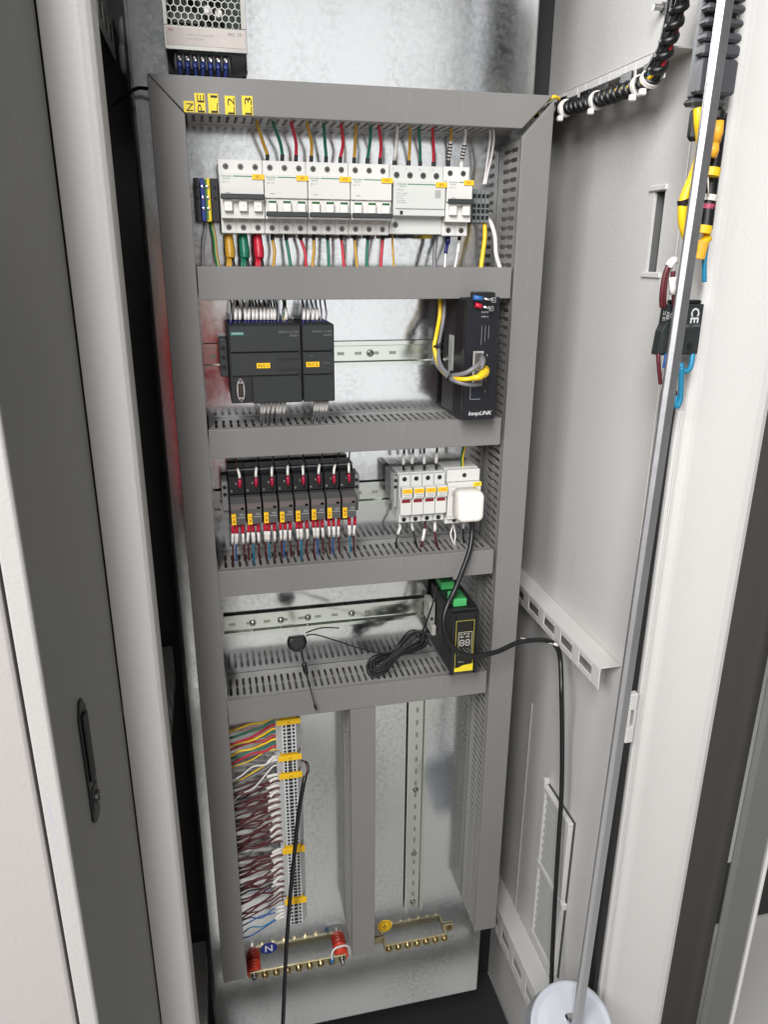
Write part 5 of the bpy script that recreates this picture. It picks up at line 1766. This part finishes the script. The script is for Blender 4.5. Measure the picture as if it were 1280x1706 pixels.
# white drum
ax = Vector((-.22, -.72, 1.0)).normalized()
c = at(953, 1712, -.34)
t = thing('white_drum', c-ax*.1, 'round white plastic drum at the bottom behind the steel bar', 'drum')
build('shell', MB().lathe(c-ax*.12, ax, [(0, .057), (.108, .0590), (.112, .0622), (.118, .0626), (.121, .0615), (.122, .059), (.1215, .052), (.1222, .036), (.1225, .001)], 48), mat('drum_white', (182, 185, 193), .35, 0, .02), t)

# bits on the left wall near the plate
wire(P3([(190, 175, .02), (206, 163, -.005), (219, 153, -.02), (232, 147, -.03), (250, 149, -.04)]), 'black', 'black lead running from the dark left gap into the top duct', .0022)
for k, (u, v) in enumerate(((207, 58), (207, 98))):
    c = at(u, v, .03)
    t = build('cable_clip', MB().tube([c+Vector((0, 0, .018)), c+Vector((0, 0, .012)), c-Vector((0, 0, .012)), c-Vector((0, 0, .018))], [.003, .0055, .006, .003], 10), mat('clip_grey', (110, 112, 112), .5), None,
              f'{["upper", "lower"][k]} grey clip in the dark gap left of the plate', 'clip', 'grey clips in the left gap')

# ------------------------------------------------------------------ the photographer, mirrored as a red blur in the steel plate


def skinned(name, m, parent, verts, edges, radii, lv=2):
    off = OFF[parent.name]
    me = bpy.data.meshes.new(name)
    me.from_pydata([tuple(Vector(v)-off) for v in verts], edges, [])
    me.materials.append(m)
    o = bpy.data.objects.new(name, me)
    COL.objects.link(o)
    o.parent = parent
    OFF[o.name] = off
    sk = o.modifiers.new('skin', 'SKIN')
    sk.use_smooth_shade = True
    for i, r in enumerate(radii):
        d = me.skin_vertices[0].data[i]
        d.radius = r if isinstance(r, tuple) else (r, r)
        d.use_root = (i == 0)
    sb = o.modifiers.new('smooth', 'SUBSURF')
    sb.levels = sb.render_levels = lv
    return o


pc = Vector((-.15, -1.50, 0))
per = thing('person', pc, 'person in a red jacket and dark trousers holding up a phone before the cabinet', 'person')
skin_m = mat('skin', (206, 160, 134), .5, 0, .05, 30)
jack_m = mat('jacket_red', (196, 30, 44), .75, 0, .08, 40, .3, 200)
trou_m = mat('trousers_dark', (34, 36, 44), .8, 0, .08, 40)


def B(x, y, z):
    return (pc.x+x, pc.y+y, z)


V_ = [B(0, 0, .96), B(0, 0, 1.12), B(0, .01, 1.30), B(0, .01, 1.42), B(0, .015, 1.50), B(0, .03, 1.56),
      B(.09, 0, .90), B(.10, .02, .50), B(.10, -.01, .09), B(.105, .10, .045), B(-.09, 0, .90), B(-.10, .02, .50), B(-.10, -.01, .09), B(-.105, .10, .045),
      B(.17, 0, 1.41), B(.235, .10, 1.20), B(.165, .31, 1.47), B(.160, .345, 1.51),
      B(-.17, 0, 1.41), B(-.215, -.02, 1.13), B(-.20, .07, .89), B(-.198, .085, .84)]
E_ = [(0, 1), (1, 2), (2, 3), (3, 4), (4, 5), (0, 6), (6, 7), (7, 8), (8, 9), (0, 10), (10, 11), (11, 12), (12, 13), (3, 14), (14, 15), (15, 16), (16, 17), (3, 18), (18, 19), (19, 20), (20, 21)]
R_ = [(.13, .10), (.125, .09), (.14, .10), (.12, .085), (.05, .05), (.048, .05), .085, .055, .038, .035, .085, .055, .038, .035, .052, .040, .028, .026, .052, .040, .028, .026]
for (b0, pal_, fing) in ((17, B(.155, .372, 1.555), [(B(.135, .392, 1.61), B(.150, .388, 1.665)), (B(.145, .385, 1.60), B(.112, .395, 1.64)), (B(.148, .388, 1.585), B(.112, .396, 1.615)), (B(.150, .388, 1.57), B(.113, .396, 1.592)), (B(.188, .385, 1.575), B(.194, .378, 1.625))]),
                         (21, B(-.197, .10, .79), [(B(-.215, .115, .745), B(-.213, .118, .705)), (B(-.203, .118, .738), B(-.202, .122, .695)), (B(-.190, .116, .74), B(-.190, .121, .70)), (B(-.178, .112, .747), B(-.178, .116, .715)), (B(-.180, .128, .79), B(-.185, .142, .755))])):
    V_.append(pal_); R_.append((.036, .018)); ip = len(V_)-1
    E_.append((b0, ip))
    for f0, f1 in fing:
        V_.append(f0); R_.append(.0095)
        V_.append(f1); R_.append(.0078)
        E_ += [(ip, len(V_)-2), (len(V_)-2, len(V_)-1)]
skinned('body', skin_m, per, V_, E_, R_)
hv, hf = [], []
hc = Vector(B(0, .045, 1.645))
NU, NV_ = 32, 24
for j in range(NV_+1):
    th = PI*j/NV_
    for i in range(NU):
        ph = 2*PI*i/NU
        d = Vector((math.sin(th)*math.cos(ph), math.sin(th)*math.sin(ph), math.cos(th)))
        s = Vector((.076, .095, .116))
        p = Vector((d.x*s.x, d.y*s.y, d.z*s.z))
        if d.z < 0: p.x *= 1-.25*abs(d.z); p.y *= 1-.12*abs(d.z)
        if d.y > .4:
            p.y += .020*math.exp(-((p.x/.012)**2+((p.z+.022)/.022)**2))
            for sx in (-1, 1):
                p.y -= .010*math.exp(-(((p.x-sx*.032)/.016)**2+((p.z-.004)/.012)**2))
            p.y += .005*math.exp(-((p.x/.026)**2+((p.z+.062)/.007)**2))
        hv.append(hc+p)
for j in range(NV_):
    for i in range(NU):
        hf.append((j*NU+i, j*NU+(i+1) % NU, (j+1)*NU+(i+1) % NU, (j+1)*NU+i))
head = build('head', MB().add(hv, hf, True), skin_m, per)
for sx in (-1, 1):
    build('eye', MB().lathe(hc+Vector((sx*.032, .074, .004)), (0, 1, 0), [(0, .011), (.004, .0105), (.007, .006), (.0078, .002)], 14), ink_w, head)
    build('ear', MB().tube([hc+Vector((sx*.074, -.005, .02)), hc+Vector((sx*.085, -.012, .012)), hc+Vector((sx*.083, -.010, -.015)), hc+Vector((sx*.074, .002, -.028))], [.008, .012, .011, .006], 8), skin_m, head)
hr = []
for p in hv:
    d = p-hc
    hr.append(hc+Vector((d.x*1.09, d.y*1.08-.006, d.z*1.08+.003)))
hairf = [f for f in hf if all((hv[k]-hc).z > .035 or ((hv[k]-hc).y < -.005 and (hv[k]-hc).z > -.06) for k in f)]
build('hair', MB().add(hr, hairf, True), black_pl, per)
skinned('jacket', jack_m, per, [B(0, 0, .98), B(0, 0, 1.12), B(0, .01, 1.29), B(0, .01, 1.415), B(0, .012, 1.49), B(.17, 0, 1.41), B(.235, .10, 1.20), B(.170, .29, 1.445), B(-.17, 0, 1.41), B(-.215, -.02, 1.13), B(-.2, .06, .915), B(0, 0, .86)],
        [(0, 1), (1, 2), (2, 3), (3, 4), (3, 5), (5, 6), (6, 7), (3, 8), (8, 9), (9, 10), (0, 11)], [(.165, .13), (.160, .12), (.170, .128), (.145, .11), (.07, .07), .072, .060, .046, .072, .060, .046, (.165, .13)])
skinned('trousers', trou_m, per, [B(0, 0, .92), B(.092, 0, .84), B(.10, .02, .50), B(.10, -.01, .11), B(-.092, 0, .84), B(-.10, .02, .50), B(-.10, -.01, .11)], [(0, 1), (1, 2), (2, 3), (0, 4), (4, 5), (5, 6)], [(.15, .12), .105, .075, .060, .105, .075, .060])
for sx in (-1, 1):
    sh = MB()
    loft(sh, [[(pc.x+sx*.102+q[0]*a, pc.y+.045+q[1]*b, zz) for q in [(math.cos(2*PI*k/16), math.sin(2*PI*k/16)) for k in range(16)]] for zz, a, b in ((.001, .048, .135), (.02, .05, .137), (.05, .046, .125), (.085, .042, .075), (.105, .04, .055))])
    build('shoe', sh, rubber, per)
ph = thing('phone', (.002, -1.125, 1.56), 'slim dark phone held upright in the right hand of the person', 'phone')
build('case', MB().box(-.036, .040, -1.124, -1.1155, 1.575, 1.725, .003), black_pl, ph)
build('screen', MB().box(-.033, .037, -1.1246, -1.1242, 1.579, 1.721), mat('phone_screen', (16, 17, 20), .1), ph)
